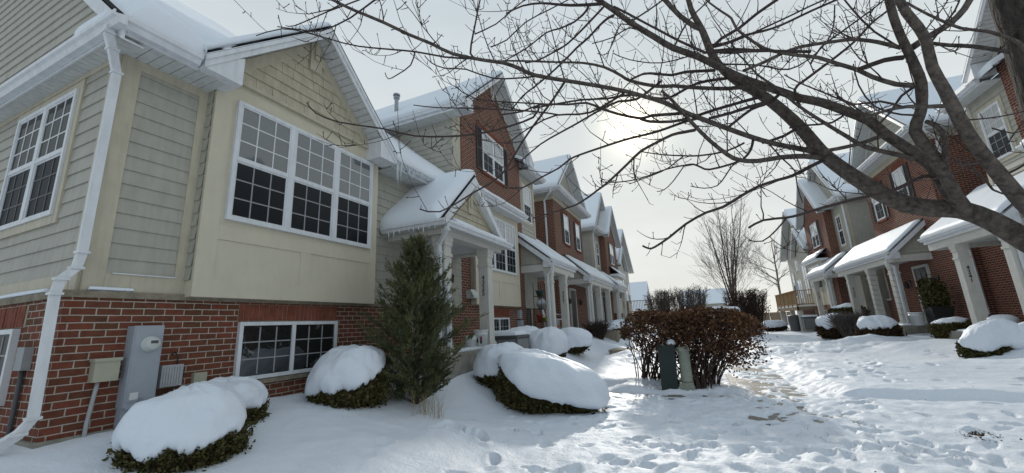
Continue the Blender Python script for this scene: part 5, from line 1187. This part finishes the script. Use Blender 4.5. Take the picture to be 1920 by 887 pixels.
    br([(1550, 297), (1510, 293), (1465, 295), (1420, 302), (1386, 300), (1364, 290), (1330, 263), (1301, 234), (1282, 213), (1262, 190), (1240, 170)], 7.5, 4, -.3, None, limb=True, spur=.6)
    br([(1408, 168), (1388, 164), (1368, 166), (1340, 166), (1296, 164), (1262, 161), (1232, 162), (1183, 152), (1165, 142), (1133, 126), (1093, 118), (1054, 117), (1000, 115), (950, 114), (925, 116)], 6.5, 2.2, -.6, None, limb=True)
    br([(1712, 300), (1696, 293), (1624, 276), (1588, 256), (1534, 223), (1491, 194), (1450, 160), (1420, 140), (1395, 112), (1372, 92), (1350, 80)], 7, 1.2, .2, None, limb=True)
    br([(1660, 252), (1617, 268), (1570, 279), (1545, 283)], 6, 5, -.1, None, limb=True, twigs=False)
    br([(1712, 160), (1680, 158), (1635, 144), (1608, 131), (1568, 119), (1534, 108), (1499, 104), (1465, 99), (1432, 90), (1398, 68), (1380, 52), (1371, 34), (1355, 23), (1330, 5), (1318, -8)], 7, 2, .3, None, limb=True)
    br([(1690, 90), (1646, 79), (1617, 75), (1597, 74), (1556, 79), (1500, 88), (1465, 101), (1432, 117), (1393, 133)], 5.5, 4, .3, None, limb=True)
    br([(1892, 97), (1824, 87), (1780, 85), (1746, 81)], 6, 4.5, -.1, 2.55, limb=True, matn='bark')
    br([(1930, 100), (1909, 79), (1853, 59), (1802, 53), (1740, 27), (1700, 5)], 5, 3, -.1, 2.5, limb=True)
    br([(1780, 198), (1740, 200), (1700, 200), (1660, 208), (1618, 222)], 6, 3.5, .2, None, limb=True)
    br([(1318, 55), (1303, 50), (1274, 29), (1247, 0), (1240, -8)], 7, 6, .1, None, limb=True, spur=.4)
    # smaller branches -----------------------------------------------------
    for px, r0, r1, dd in (
        ([(1545, 300), (1520, 312), (1485, 330), (1456, 338), (1421, 350), (1392, 366), (1356, 388), (1323, 399), (1286, 420), (1255, 445), (1228, 463), (1217, 466), (1205, 461)], 4, 2, -.3),
        ([(1772, 345), (1750, 333), (1729, 331), (1675, 357), (1613, 371), (1541, 390), (1498, 403), (1475, 408), (1431, 413), (1404, 427)], 4.5, 2.4, -.2), ([(1475, 408), (1455, 432), (1430, 452), (1404, 451)], 2, 1.2, -.1),
        ([(1308, 222), (1285, 228), (1260, 237), (1228, 248), (1183, 259), (1156, 267), (1126, 277), (1088, 290), (1068, 299), (1048, 315), (1014, 333), (980, 352), (955, 352)], 3.2, 1.6, -.5),
        ([(1303, 244), (1282, 248), (1260, 253), (1228, 269), (1201, 284), (1176, 308), (1142, 340), (1120, 357), (1088, 380), (1060, 391), (1000, 409)], 3.6, 1.7, -.4),
        ([(1285, 212), (1260, 214), (1221, 217), (1201, 222), (1160, 214), (1126, 203), (1100, 193), (1066, 196), (1014, 196), (980, 209), (940, 215)], 3.6, 1.8, -.5), ([(1290, 222), (1260, 228), (1219, 228), (1201, 223)], 3, 3, 0),
        ([(1151, 29), (1140, 34), (1124, 48), (1104, 70), (1081, 90), (1057, 115), (1025, 144), (1003, 162), (980, 180), (960, 205)], 3.2, 1.6, -.4),
        ([(1131, 14), (1093, 54), (1063, 83), (1036, 99), (1009, 113), (985, 118)], 2.6, 1.5, -.3),
        ([(1130, 7), (1102, 9), (1070, 10), (1041, 8), (1014, 6), (980, 11), (950, 25)], 3.6, 1.6, -.4), ([(1104, 11), (1097, 23), (1077, 41), (1048, 54), (1025, 61), (985, 92), (950, 112)], 2.6, 1.3, -.3),
        ([(1450, 95), (1330, 98), (1319, 97), (1274, 77), (1240, 59), (1217, 47), (1176, 25), (1150, 12)], 3.2, 2.2, .1),
        ([(1340, 132), (1285, 135), (1260, 141), (1228, 138), (1205, 139), (1180, 151)], 3.4, 2.2, -.2), ([(1362, 147), (1308, 156), (1262, 180), (1240, 185), (1183, 178), (1138, 185), (1093, 187), (1048, 194), (1000, 203)], 3.4, 1.8, -.4),
        ([(1240, 152), (1194, 186), (1160, 190), (1124, 207), (1081, 232), (1048, 250), (1014, 270), (980, 299), (955, 320)], 2.8, 1.4, -.4), ([(1170, 175), (1106, 211), (1043, 216), (1003, 234), (980, 248), (950, 270)], 2.6, 1.3, -.3),
        ([(1060, 152), (1034, 191), (1003, 232), (980, 265), (940, 328), (888, 361), (825, 397), (787, 392)], 2.8, 1.4, -.4),
        ([(1010, 196), (1000, 220), (926, 245), (859, 255), (778, 255), (722, 242), (636, 229), (592, 212), (575, 192)], 2.6, 1.3, -.35),
        ([(1015, 140), (990, 145), (925, 147), (874, 130), (834, 128), (809, 118), (796, 104)], 2.2, 1.1, -.2), ([(1040, 196), (1000, 194), (894, 186), (854, 161)], 2, 1.1, -.2), ([(1050, 216), (1000, 209), (880, 203), (820, 202), (775, 197)], 2, 1.1, -.2),
        ([(880, 110), (833, 107), (778, 97), (673, 87), (621, 74), (573, 61), (528, 54), (480, 67)], 2.2, 1.1, -.2), ([(719, 0), (703, 0), (658, 33), (603, 58), (565, 56), (520, 50)], 2.4, 1.1, -.1), ([(700, -15), (673, 0), (614, 22), (554, 48), (536, 48)], 2, 1, -.1),
        ([(778, 97), (770, 122), (745, 140), (728, 148), (722, 136)], 1.7, 1, -.1), ([(898, 112), (882, 100), (892, 40), (900, 0), (905, -10)], 2.4, 1.6, .1),
        ([(890, 64), (930, 45), (965, 15), (990, -5)], 1.6, 1.2, .1), ([(920, 88), (950, 75), (985, 42), (1030, 18), (1080, -8)], 1.6, 1.3, .1),
        ([(1335, 90), (1353, 72), (1384, 54), (1420, 25), (1456, 0), (1470, -12)], 3.4, 3.0, .1), ([(1326, 84), (1345, 84), (1370, 78), (1398, 66), (1432, 58), (1465, 47), (1520, 21), (1568, 0), (1590, -10)], 2.8, 2.4, .1), ([(1328, 90), (1350, 86), (1380, 76), (1425, 56), (1483, 29), (1520, 11), (1545, 0)], 2.2, 1.8, .1),
        ([(1500, 200), (1490, 168), (1511, 149), (1563, 110), (1601, 79), (1635, 43), (1658, 25), (1690, 0)], 3, 2.2, .2), ([(1520, 120), (1540, 88), (1579, 59), (1647, 9), (1665, -8)], 2.2, 1.6, .1), ([(1620, 215), (1599, 198), (1545, 174), (1500, 156), (1470, 140)], 2, 1.4, .1),
        ([(1520, 97), (1432, 95), (1380, 92), (1337, 95)], 3.2, 2.6, .1), ([(1694, 108), (1658, 113), (1608, 131)], 5, 5, .05),
        ([(1465, 172), (1446, 190), (1409, 205), (1364, 240)], 4, 3, -.05), ([(1500, 236), (1470, 255), (1430, 268)], 3.5, 3, -.05), ([(1440, 178), (1395, 190), (1340, 206), (1310, 216)], 4, 3.2, -.1), ([(1450, 188), (1400, 202), (1370, 212), (1330, 222)], 4.5, 3, -.1),
        ([(1412, 262), (1408, 280), (1394, 298), (1370, 308), (1330, 318), (1315, 314), (1300, 308), (1284, 310), (1262, 314), (1235, 322), (1200, 335), (1165, 341), (1140, 342)], 2.8, 1.1, -.3), ([(1395, 268), (1360, 284), (1310, 292), (1280, 292), (1240, 290), (1200, 284)], 2.4, 1.2, -.2), ([(1382, 305), (1372, 312), (1360, 330), (1345, 348), (1320, 353), (1295, 349)], 1.8, 1, -.1), ([(1282, 292), (1262, 308), (1240, 322), (1180, 345)], 1.6, 1, -.2), ([(1282, 312), (1262, 340), (1245, 356), (1232, 359)], 1.4, .9, -.1),
        ([(1440, 268), (1470, 300), (1490, 320), (1495, 350), (1505, 380)], 1.9, 1.1, -.1), ([(1866, 300), (1840, 305), (1800, 310), (1790, 300)], 3.5, 2, -.2), ([(1822, 316), (1850, 340), (1862, 356), (1890, 366)], 3, 1.6, -.1), ([(1877, 331), (1905, 318), (1935, 300)], 2.6, 2, -.1), ([(1800, 226), (1850, 222), (1900, 214), (1930, 205)], 1.8, 1.2, -.1), ([(1860, 240), (1900, 250), (1930, 240)], 1.8, 1.2, -.05),
        ([(1340, 120), (1420, 122), (1480, 130), (1530, 100), (1560, 60), (1565, 10)], 2, 1.4, .2), ([(1310, 100), (1240, 118), (1180, 112), (1150, 100)], 1.6, 1, -.2), ([(1215, 62), (1180, 52), (1150, 70), (1110, 82)], 1.8, 1, -.2), ([(1200, 55), (1165, 45), (1140, 100), (1120, 100)], 1.4, .9, -.2),
        ([(1262, 92), (1290, 40), (1330, 0)], 2, 1.6, .1), ([(1180, 42), (1215, 20), (1250, -5)], 2, 1.6, .1), ([(1700, 96), (1640, 60), (1600, 20), (1580, -5)], 2.2, 1.6, .1), ([(1690, 200), (1650, 190), (1600, 196), (1570, 180)], 2.6, 1.6, .1), ([(1728, 215), (1690, 215), (1640, 200), (1610, 160), (1600, 120)], 2.2, 1.4, .1), ([(1745, 80), (1790, 20), (1800, -5)], 2.4, 1.8, .1), ([(1720, 160), (1690, 180), (1670, 210), (1640, 240)], 3, 2, .1), ([(1588, 210), (1560, 230), (1510, 235), (1480, 240)], 2.6, 1.6, .1)):
        br(px, r0, r1, dd)
    o = fine.build('twigs', 'twig', T, True, False); o['kind'] = 'stuff'
    print('tree twig faces', len(fine.f))
big_tree()
# ------------------------------------------------------------------ things about the place
def ac_unit(x, y, z, label, w=.82, h=.62, matn='dark_grey'):
    T = thing('air_conditioner', label, 'air conditioner', (x, y, z), 'air conditioners')
    a = w / 2; m = MB(); m.box(x - a, x + a, y - a, y + a, z - .3, z); m.build('pad', 'concrete', T)
    m = MB(); m.box(x - a + .03, x + a - .03, y - a + .03, y + a - .03, z, z + h - .03)
    for sx in (-1, 1):
        for sy in (-1, 1): m.box(x + sx * a - .05 * sx, x + sx * a, y + sy * a - .05 * sy, y + sy * a, z, z + h - .04)
    m.box(x - a - .01, x + a + .01, y - a - .01, y + a + .01, z + h - .06, z + h); m.build('cabinet', matn, T)
    g = MB(); n = int(w / .055)
    for k in range(n):
        q = -a + .06 + k * (w - .12) / (n - 1)
        g.box(x + q - .012, x + q + .012, y - a + .004, y - a + .028, z + .03, z + h - .08); g.box(x + a - .028, x + a - .004, y + q - .012, y + q + .012, z + .03, z + h - .08); g.box(x - a + .004, x - a + .028, y + q - .012, y + q + .012, z + .03, z + h - .08)
    g.build('louvre', 'box_grey', T)
    snow_quad(T, (x + a, y - a, z + h), (x + a, y + a, z + h), (x - a, y + a, z + h), (x - a, y - a, z + h), .12, (.02, .02, .02, .02), 16, 12, 5, .12, matn='snow')
    return T
ac_unit(-4.42, 9.6, .72, 'dark grey air conditioner with a snow pile on top beside the 4325 porch')
ac_unit(7.2, 33.4, .45, 'far dark grey air conditioner under snow near the right row balcony', 1.1, .8)
def trash_can(x, y, z):
    T = thing('trash_can', 'dark trash can standing left of the far right air conditioner', 'trash can', (x, y, z)); m = MB(); m.lathe(x, y, [(.30, z - .1), (.36, z + .9)], 16); m.build('bin', 'dark_grey', T); m = MB(); m.lathe(x, y, [(.39, z + .9), (.39, z + .95), (.2, z + 1.03), (.02, z + 1.05)], 16); m.build('lid', 'dark_grey', T)
trash_can(6.35, 34.2, .4)
def bucket(x, y, z, label, r=.15, h=.37, print_=False, snowtop=False):
    T = thing('bucket', label, 'bucket', (x, y, z), 'white buckets on the porches')
    m = MB(); m.lathe(x, y, [(r * .88, z), (r * .98, z + h * .8), (r * 1.08, z + h * .81), (r * 1.08, z + h * .86), (r * 1.0, z + h * .87), (r * 1.03, z + h)], 24); m.build('pail', 'bucket_white', T, True)
    m = MB(); m.lathe(x, y, [(r * 1.09, z + h), (r * 1.11, z + h + .015), (r * 1.0, z + h + .03), (.01, z + h + .022)], 24); m.build('lid', 'bucket_white', T)
    m = MB(); m.tube([(x + r * 1.08 * math.cos(a), y + r * 1.08 * math.sin(a), z + h * .84 - .1 * math.sin((a - .3) / 2.2 * 3.14)) for a in np.linspace(.3 - 1.9, 2.5 - 1.9, 9)], .004, 5); m.build('wire_handle', 'galv', T, True)
    if print_:
        for a0, a1, z0, z1, mm_ in ((-1.95, -1.55, .35, .62, 'label_dark'), (-1.25, -.95, .30, .70, 'label_dark'), (-1.2, -1.02, .5, .66, 'label_red'), (-1.9, -1.62, .17, .28, 'meter_grey')):
            m = MB(); rr0 = r * (.885 + .1 * (z0 + z1) / 2 / .8) + (.006 if mm_ != 'label_red' else .009); n = 5; V = []
            for k in range(n + 1):
                a = a0 + (a1 - a0) * k / n
                for q in (z0, z1): rq = r * (.88 + .10 * q / .8) + (.003 if mm_ != 'label_red' else .005); V.append((x + rq * math.cos(a), y + rq * math.sin(a), z + h * q))
            m.raw(V, [[2 * k, 2 * k + 2, 2 * k + 3, 2 * k + 1] for k in range(n)]); m.build('printed_label', mm_, T, uv=False)
    return T
bucket(-4.36, 8.02, 1.125, 'white bucket with dark printed marks on the 4325 porch', print_=True)
bucket(-4.52, 7.86, 1.125, 'plain white tub behind the printed bucket on the 4325 porch', .13, .26)
bucket(7.15, 18.95, .955, 'plain white bucket beside the black planter of the right row', .2, .42)
# potted evergreen, pots, stand
def planter(x, y, z):
    T = thing('potted_shrub', 'dark potted evergreen in a tall black planter before a right row door', 'potted plant', (x, y, z)); m = MB()
    m.prism([(x - .2, y - .2, z), (x + .2, y - .2, z), (x + .2, y + .2, z), (x - .2, y + .2, z)], (0, 0, .05)); V = [(x + sx * w, y + sy * w, z + q) for q, w in ((.05, .2), (.62, .3)) for sx, sy in ((-1, -1), (1, -1), (1, 1), (-1, 1))]
    m.raw(V, [[0, 1, 5, 4], [1, 2, 6, 5], [2, 3, 7, 6], [3, 0, 4, 7], [4, 5, 6, 7]]); m.build('pot', 'black_metal', T)
    rng = np.random.default_rng(7); C = rng.normal(size=(3800, 3)) * np.array([.13, .13, .24]) + np.array([x, y, z + .95]); C = C[C[:, 2] > z + .5]; leaf_mesh('foliage', C, .05, 'yew', T, 2.2, None, 1, 6)
planter(7.62, 18.55, .955)
def wreath(x, y, z):
    rng = np.random.default_rng(3); a = rng.uniform(0, 6.283, 900); q = rng.normal(size=(900, 3)) * .045
    C = np.stack([x + q[:, 0], y + .24 * np.cos(a) + q[:, 1], z + .24 * np.sin(a) + q[:, 2]], 1); o = leaf_mesh('wreath', C, .05, 'yew', None, 2, None, 1, 4); tag(o, 'dark green wreath hanging on a right row door', 'wreath')
wreath(8.13, 20.42, 2.3)
def plant_stand(x, y, z):
    T = thing('plant_stand', 'tall black metal plant stand on the 4327 porch', 'plant stand', (x, y, z)); m = MB()
    for sx in (-.14, .14):
        for sy in (-.3, .3): m.tube([(x + sx, y + sy, z), (x + sx, y + sy, z + 1.75)], .012, 6)
    m.build('frame', 'black_metal', T); 
    for q in (.35, .8, 1.25):
        s = MB(); s.box(x - .15, x + .15, y - .31, y + .31, z + q, z + q + .015); s.build('shelf', 'black_metal', T)
sx_, sy_, sz_ = -5.0, 13.75, 1.3
plant_stand(sx_, sy_, sz_)
def pot(x, y, z, mt, label, r=.12, h=.2, snow=False, kind='pot'):
    T = thing('flower_pot', label, 'flower pot', (x, y, z), 'pots on the plant stand'); m = MB(); m.lathe(x, y, [(r * .6, z), (r * .98, z + h * .82), (r * 1.1, z + h * .83), (r * 1.1, z + h), (r * .9, z + h)], 18); m.build('pot', mt, T, True)
    if snow:
        m = MB(); m.lathe(x, y, [(r * .95, z + h), (r * .9, z + h + .06), (r * .55, z + h + .16), (.01, z + h + .22)], 16); m.build('snow_cap', 'snow', T, True)
pot(sx_, sy_ + .0, sz_ + 1.266, 'pot_green', 'dark green pot on the top shelf of the black plant stand', .16, .22)
pot(sx_ + .02, sy_ + .02, sz_ + .816, 'pot_pale', 'pale pot heaped with snow on the middle shelf of the plant stand', .17, .2, True)
pot(sx_, sy_ - .17, sz_ + .366, 'pot_red', 'red pot on the lower shelf of the plant stand', .11, .26)
pot(sx_, sy_ + .17, sz_ + .366, 'pot_lime', 'lime green bowl on the lower shelf of the plant stand', .15, .16)
def rpot(x, y, z):
    T = thing('flower_pot', 'white ribbed tub piled with snow on the 4341 porch', 'flower pot', (x, y, z)); m = MB(); m.lathe(x, y, [(.22, z), (.27, z + .1), (.25, z + .11), (.28, z + .2), (.26, z + .21), (.29, z + .28)], 18); m.build('pot', 'bucket_white', T, True); m = MB(); m.lathe(x, y, [(.285, z + .28), (.27, z + .36), (.16, z + .43), (.01, z + .45)], 18); m.build('snow_cap', 'snow', T, True)
rpot(7.35, 15.0, .855)
m = MB(); pts = [(-4.12 + .0, 11.75 + .28 * math.cos(a), 1.12 + .28 * math.sin(a)) for a in np.linspace(0, math.pi, 14)]; m.prism([(-4.15, 11.4, .7)] and pts, (.07, .0, .0)); tag(m.build('round_lid', 'dark_grey', None), 'dark grey half round lid sticking up behind the egg shaped snow mound', 'lid')
def chair(x, y, z, rz, label):
    T = thing('porch_chair', label, 'chair', (x, y, z)); c, s = math.cos(rz), math.sin(rz); W_ = lambda a, b, q: (x + a * c - b * s, y + a * s + b * c, z + q)
    def bar(name, p, q, w, h): m = MB(); m.tube([W_(*p), W_(*q)], w, 4, sq=(1, h)); m.build(name, 'bucket_white', T)
    for a in (-.25, .25):
        for b in (-.25, .25): bar('leg', (a, b, 0), (a, b, .42), .025, 1)
    m = MB(); m.prism([W_(-.28, -.28, .42), W_(.28, -.28, .42), W_(.28, .28, .42), W_(-.28, .28, .42)], (0, 0, .04)); m.build('seat', 'bucket_white', T)
    m = MB()
    for k in range(5): a = -.22 + k * .11; m.tube([W_(a, .28, .46), W_(a, .36, .95)], .04, 4, sq=(1, .3))
    m.build('backrest', 'bucket_white', T)
    for a in (-.28, .28): bar('armrest', (a, -.25, .64), (a, .28, .64), .03, .5)
chair(-5.1, 15.2, 1.3, R_(100), 'white chair on the 4327 porch behind the snow mounds')
chair(-5.2, 16.1, 1.3, R_(70), 'second white chair on the 4327 porch, next to the far column')
m = MB(); m.box(-4.9, -4.72, 14.62, 14.8, 1.3, 1.5); m.box(-4.89, -4.73, 14.63, 14.79, 1.5, 1.54); tag(m.build('cooler', 'red_plastic', None), 'small red box on the 4327 porch between the columns', 'box')
m = MB(); m.lathe(-4.75, 21.2, [(.12, 1.1), (.14, 1.4), (.1, 1.42), (.09, 1.5), (.02, 1.52)], 14); tag(m.build('jug', 'bucket_white', None, True), 'small white jug on the 4329 porch edge', 'jug')
# stone steps along the left entry walk
for i, (x, y, l, lb) in enumerate(((-2.65, 15.7, .9, 'stone block step at the end of the entry walk'), (-3.55, 18.9, .9, 'far stone step half buried beside the snow heap'))):
    z = gz(x, y); m = MB(); m.box(x - .35, x + .35, y - l / 2, y + l / 2, z - .4, z + .22); m.box(x - .37, x + .37, y - l / 2 - .02, y + l / 2 + .02, z + .221, z + .28); tag(m.build('stone_step', 'stone', None), lb, 'step', 'stone steps by the entry walks')
# utility pedestals before the hedge
def pedestals():
    x, y, z = -.62, 8.86, .06
    T = thing('utility_pedestal', 'dark green square utility pedestal in front of the brown hedge', 'utility box', (x, y, z))
    m = MB(); a = .155; b = .09; t = .02
    m.prism([(x - a, y - b, z), (x + a, y - b, z), (x + a, y + b, z), (x - a, y + b, z)], (t, .05, .98)); m.build('body', 'ped_green', T)
    m = MB(); m.prism([(x - a - .01 + t, y - b + .04, z + .90), (x + a + .012 + t, y - b + .04, z + .90), (x + a + .012 + t, y + b + .06, z + .90), (x - a - .01 + t, y + b + .06, z + .90)], (.002, .004, .11)); m.build('hood', 'ped_green', T)
    m = MB(); m.lathe(x + .12, y + .05, [(.085, z + 1.01), (.09, z + 1.05), (.06, z + 1.1), (.01, z + 1.12)], 14); m.build('snow_cap', 'snow', T, True)
    x, y = -.30, 8.9
    T = thing('utility_pedestal', 'pale sage cylindrical utility pedestal beside the dark green one', 'utility box', (x, y, z))
    m = MB(); m.lathe(x + .01, y, [(.115, z + .3), (.108, z + .34), (.105, z + .88), (.118, z + .885), (.118, z + .93), (.1, z + .965), (.02, z + .975)], 22); m.build('tube_cover', 'ped_sage', T, True)
    m = MB(); m.box(x - .125, x + .125, y - .12, y + .12, z - .1, z + .3)
    for q in (.05, .13, .21): m.box(x - .14, x + .14, y - .135, y + .135, z + q, z + q + .03)
    m.box(x - .03, x + .03, y - .15, y + .15, z - .05, z + .3); m.build('base', 'ped_sage', T)
pedestals()
# dead leaves and dirt on the snow
m = MB(); rr = random.Random(12)
for k in range(150):
    x, y = 2.75 + rr.gauss(0, .10), 6.55 + rr.gauss(0, .07); z = gz(x, y); a = rr.uniform(0, 6.28); l = rr.uniform(.01, .05)
    m.raw([(x, y, z + rr.uniform(-.01, .035)), (x + l * math.cos(a), y + l * math.sin(a), z + .02), (x + l * math.cos(a + .7), y + l * math.sin(a + .7), z + rr.uniform(.01, .04))], [[0, 1, 2]])
o = m.build('leaf_litter', 'leaf_litter', None, uv=False); o['label'] = 'small heap of dark dead leaves on the trodden snow'; o['category'] = 'leaves'; o['kind'] = 'stuff'
m = MB()
for k in range(260):
    x, y = rr.gauss(1.4, 1.5), rr.uniform(3.5, 9.2)
    if rr.random() < .6: x, y = rr.gauss(.2, .8), rr.gauss(9.0, .35)
    z = gz(x, y) + .004; a = rr.uniform(0, 6.28); l = rr.uniform(.008, .03)
    m.raw([(x, y, z), (x + l * math.cos(a), y + l * math.sin(a), z + .006), (x + l * .7 * math.cos(a + .9), y + l * .7 * math.sin(a + .9), z + .012)], [[0, 1, 2]])
o = m.build('scattered_leaves', 'brown_leaf_dark', None, uv=False); o['label'] = 'scattered brown dead leaves on the snow near the hedge'; o['category'] = 'leaves'; o['kind'] = 'stuff'
# houses far beyond the courtyard
def far_house(x, y, w, d, h, rf, label, along='x', z=0.0):
    T = thing('far_house', label, 'house', (x, y, z), 'far houses beyond the courtyard')
    m = MB(); m.box(x - w / 2, x + w / 2, y - d / 2, y + d / 2, z - 1, z + h)
    if along == 'x': m.prism([(x - w / 2, y - d / 2, z + h), (x - w / 2, y + d / 2, z + h), (x - w / 2, y, z + rf - .1)], (w, 0, 0))
    else: m.prism([(x - w / 2, y - d / 2, z + h), (x + w / 2, y - d / 2, z + h), (x, y - d / 2, z + rf - .1)], (0, d, 0))
    m.build('wall', 'siding', T)
    m = MB(); o = .5
    if along == 'x': quad_roof(m, (x - w / 2 - o, y - d / 2 - o, z + h - .2), (x + w / 2 + o, y - d / 2 - o, z + h - .2), (x + w / 2 + o, y, z + rf), (x - w / 2 - o, y, z + rf), .2); quad_roof(m, (x - w / 2 - o, y + d / 2 + o, z + h - .2), (x + w / 2 + o, y + d / 2 + o, z + h - .2), (x + w / 2 + o, y, z + rf - .01), (x - w / 2 - o, y, z + rf - .01), .2)
    else: quad_roof(m, (x - w / 2 - o, y - d / 2 - o, z + h - .2), (x - w / 2 - o, y + d / 2 + o, z + h - .2), (x, y + d / 2 + o, z + rf), (x, y - d / 2 - o, z + rf), .2); quad_roof(m, (x + w / 2 + o, y - d / 2 - o, z + h - .2), (x + w / 2 + o, y + d / 2 + o, z + h - .2), (x, y + d / 2 + o, z + rf - .01), (x, y - d / 2 - o, z + rf - .01), .2)
    m.build('snowy_roof', 'snow_roof', T)
    for k in range(3): window(T, 'y', y - d / 2, -1, x - w / 2 + w * (k + .3) / 3.3, x - w / 2 + w * (k + .3) / 3.3 + 1.1, z + h - 2.3, z + h - .8, 1, (2, 2), detail=False)
far_house(-9.6, 72, 5, 12, 2.8, 7.9, 'far house with a snowy roof at the end of the left row', 'x')
far_house(2.2, 88, 7, 9, 4.2, 6.8, 'far house with a blue white roof behind the brown hedge', 'x')
# dark plank fence far behind the shrubs
m = MB()
for k in range(26): m.box(-12 + k * .9, -12 + k * .9 + .86, 60, 60.06, -.3, 1.7)
for k in range(9): m.box(-12 + k * 2.7 - .06, -12 + k * 2.7 + .06, 60.06, 60.18, -.3, 1.85)
tag(m.build('plank_fence', 'wood_dark', None), 'dark plank fence far behind the bare shrubs', 'fence')
# balcony furniture
def bistro(x, y, z, label):
    T = thing('patio_table', label, 'table', (x, y, z)); m = MB(); m.lathe(x, y, [(.38, z + .68), (.4, z + .7), (.02, z + .71)], 16); m.build('tabletop', 'black_metal', T); m = MB(); m.tube([(x, y, z), (x, y, z + .7)], .03, 6); m.lathe(x, y, [(.25, z), (.05, z + .05)], 12); m.build('pedestal', 'black_metal', T)
    m = MB(); m.lathe(x, y, [(.37, z + .71), (.34, z + .8), (.01, z + .86)], 16); m.build('snow_cap', 'snow', T, True)
bistro(-3.6, 37.8, 2.1, 'round black patio table under snow on the left row deck')
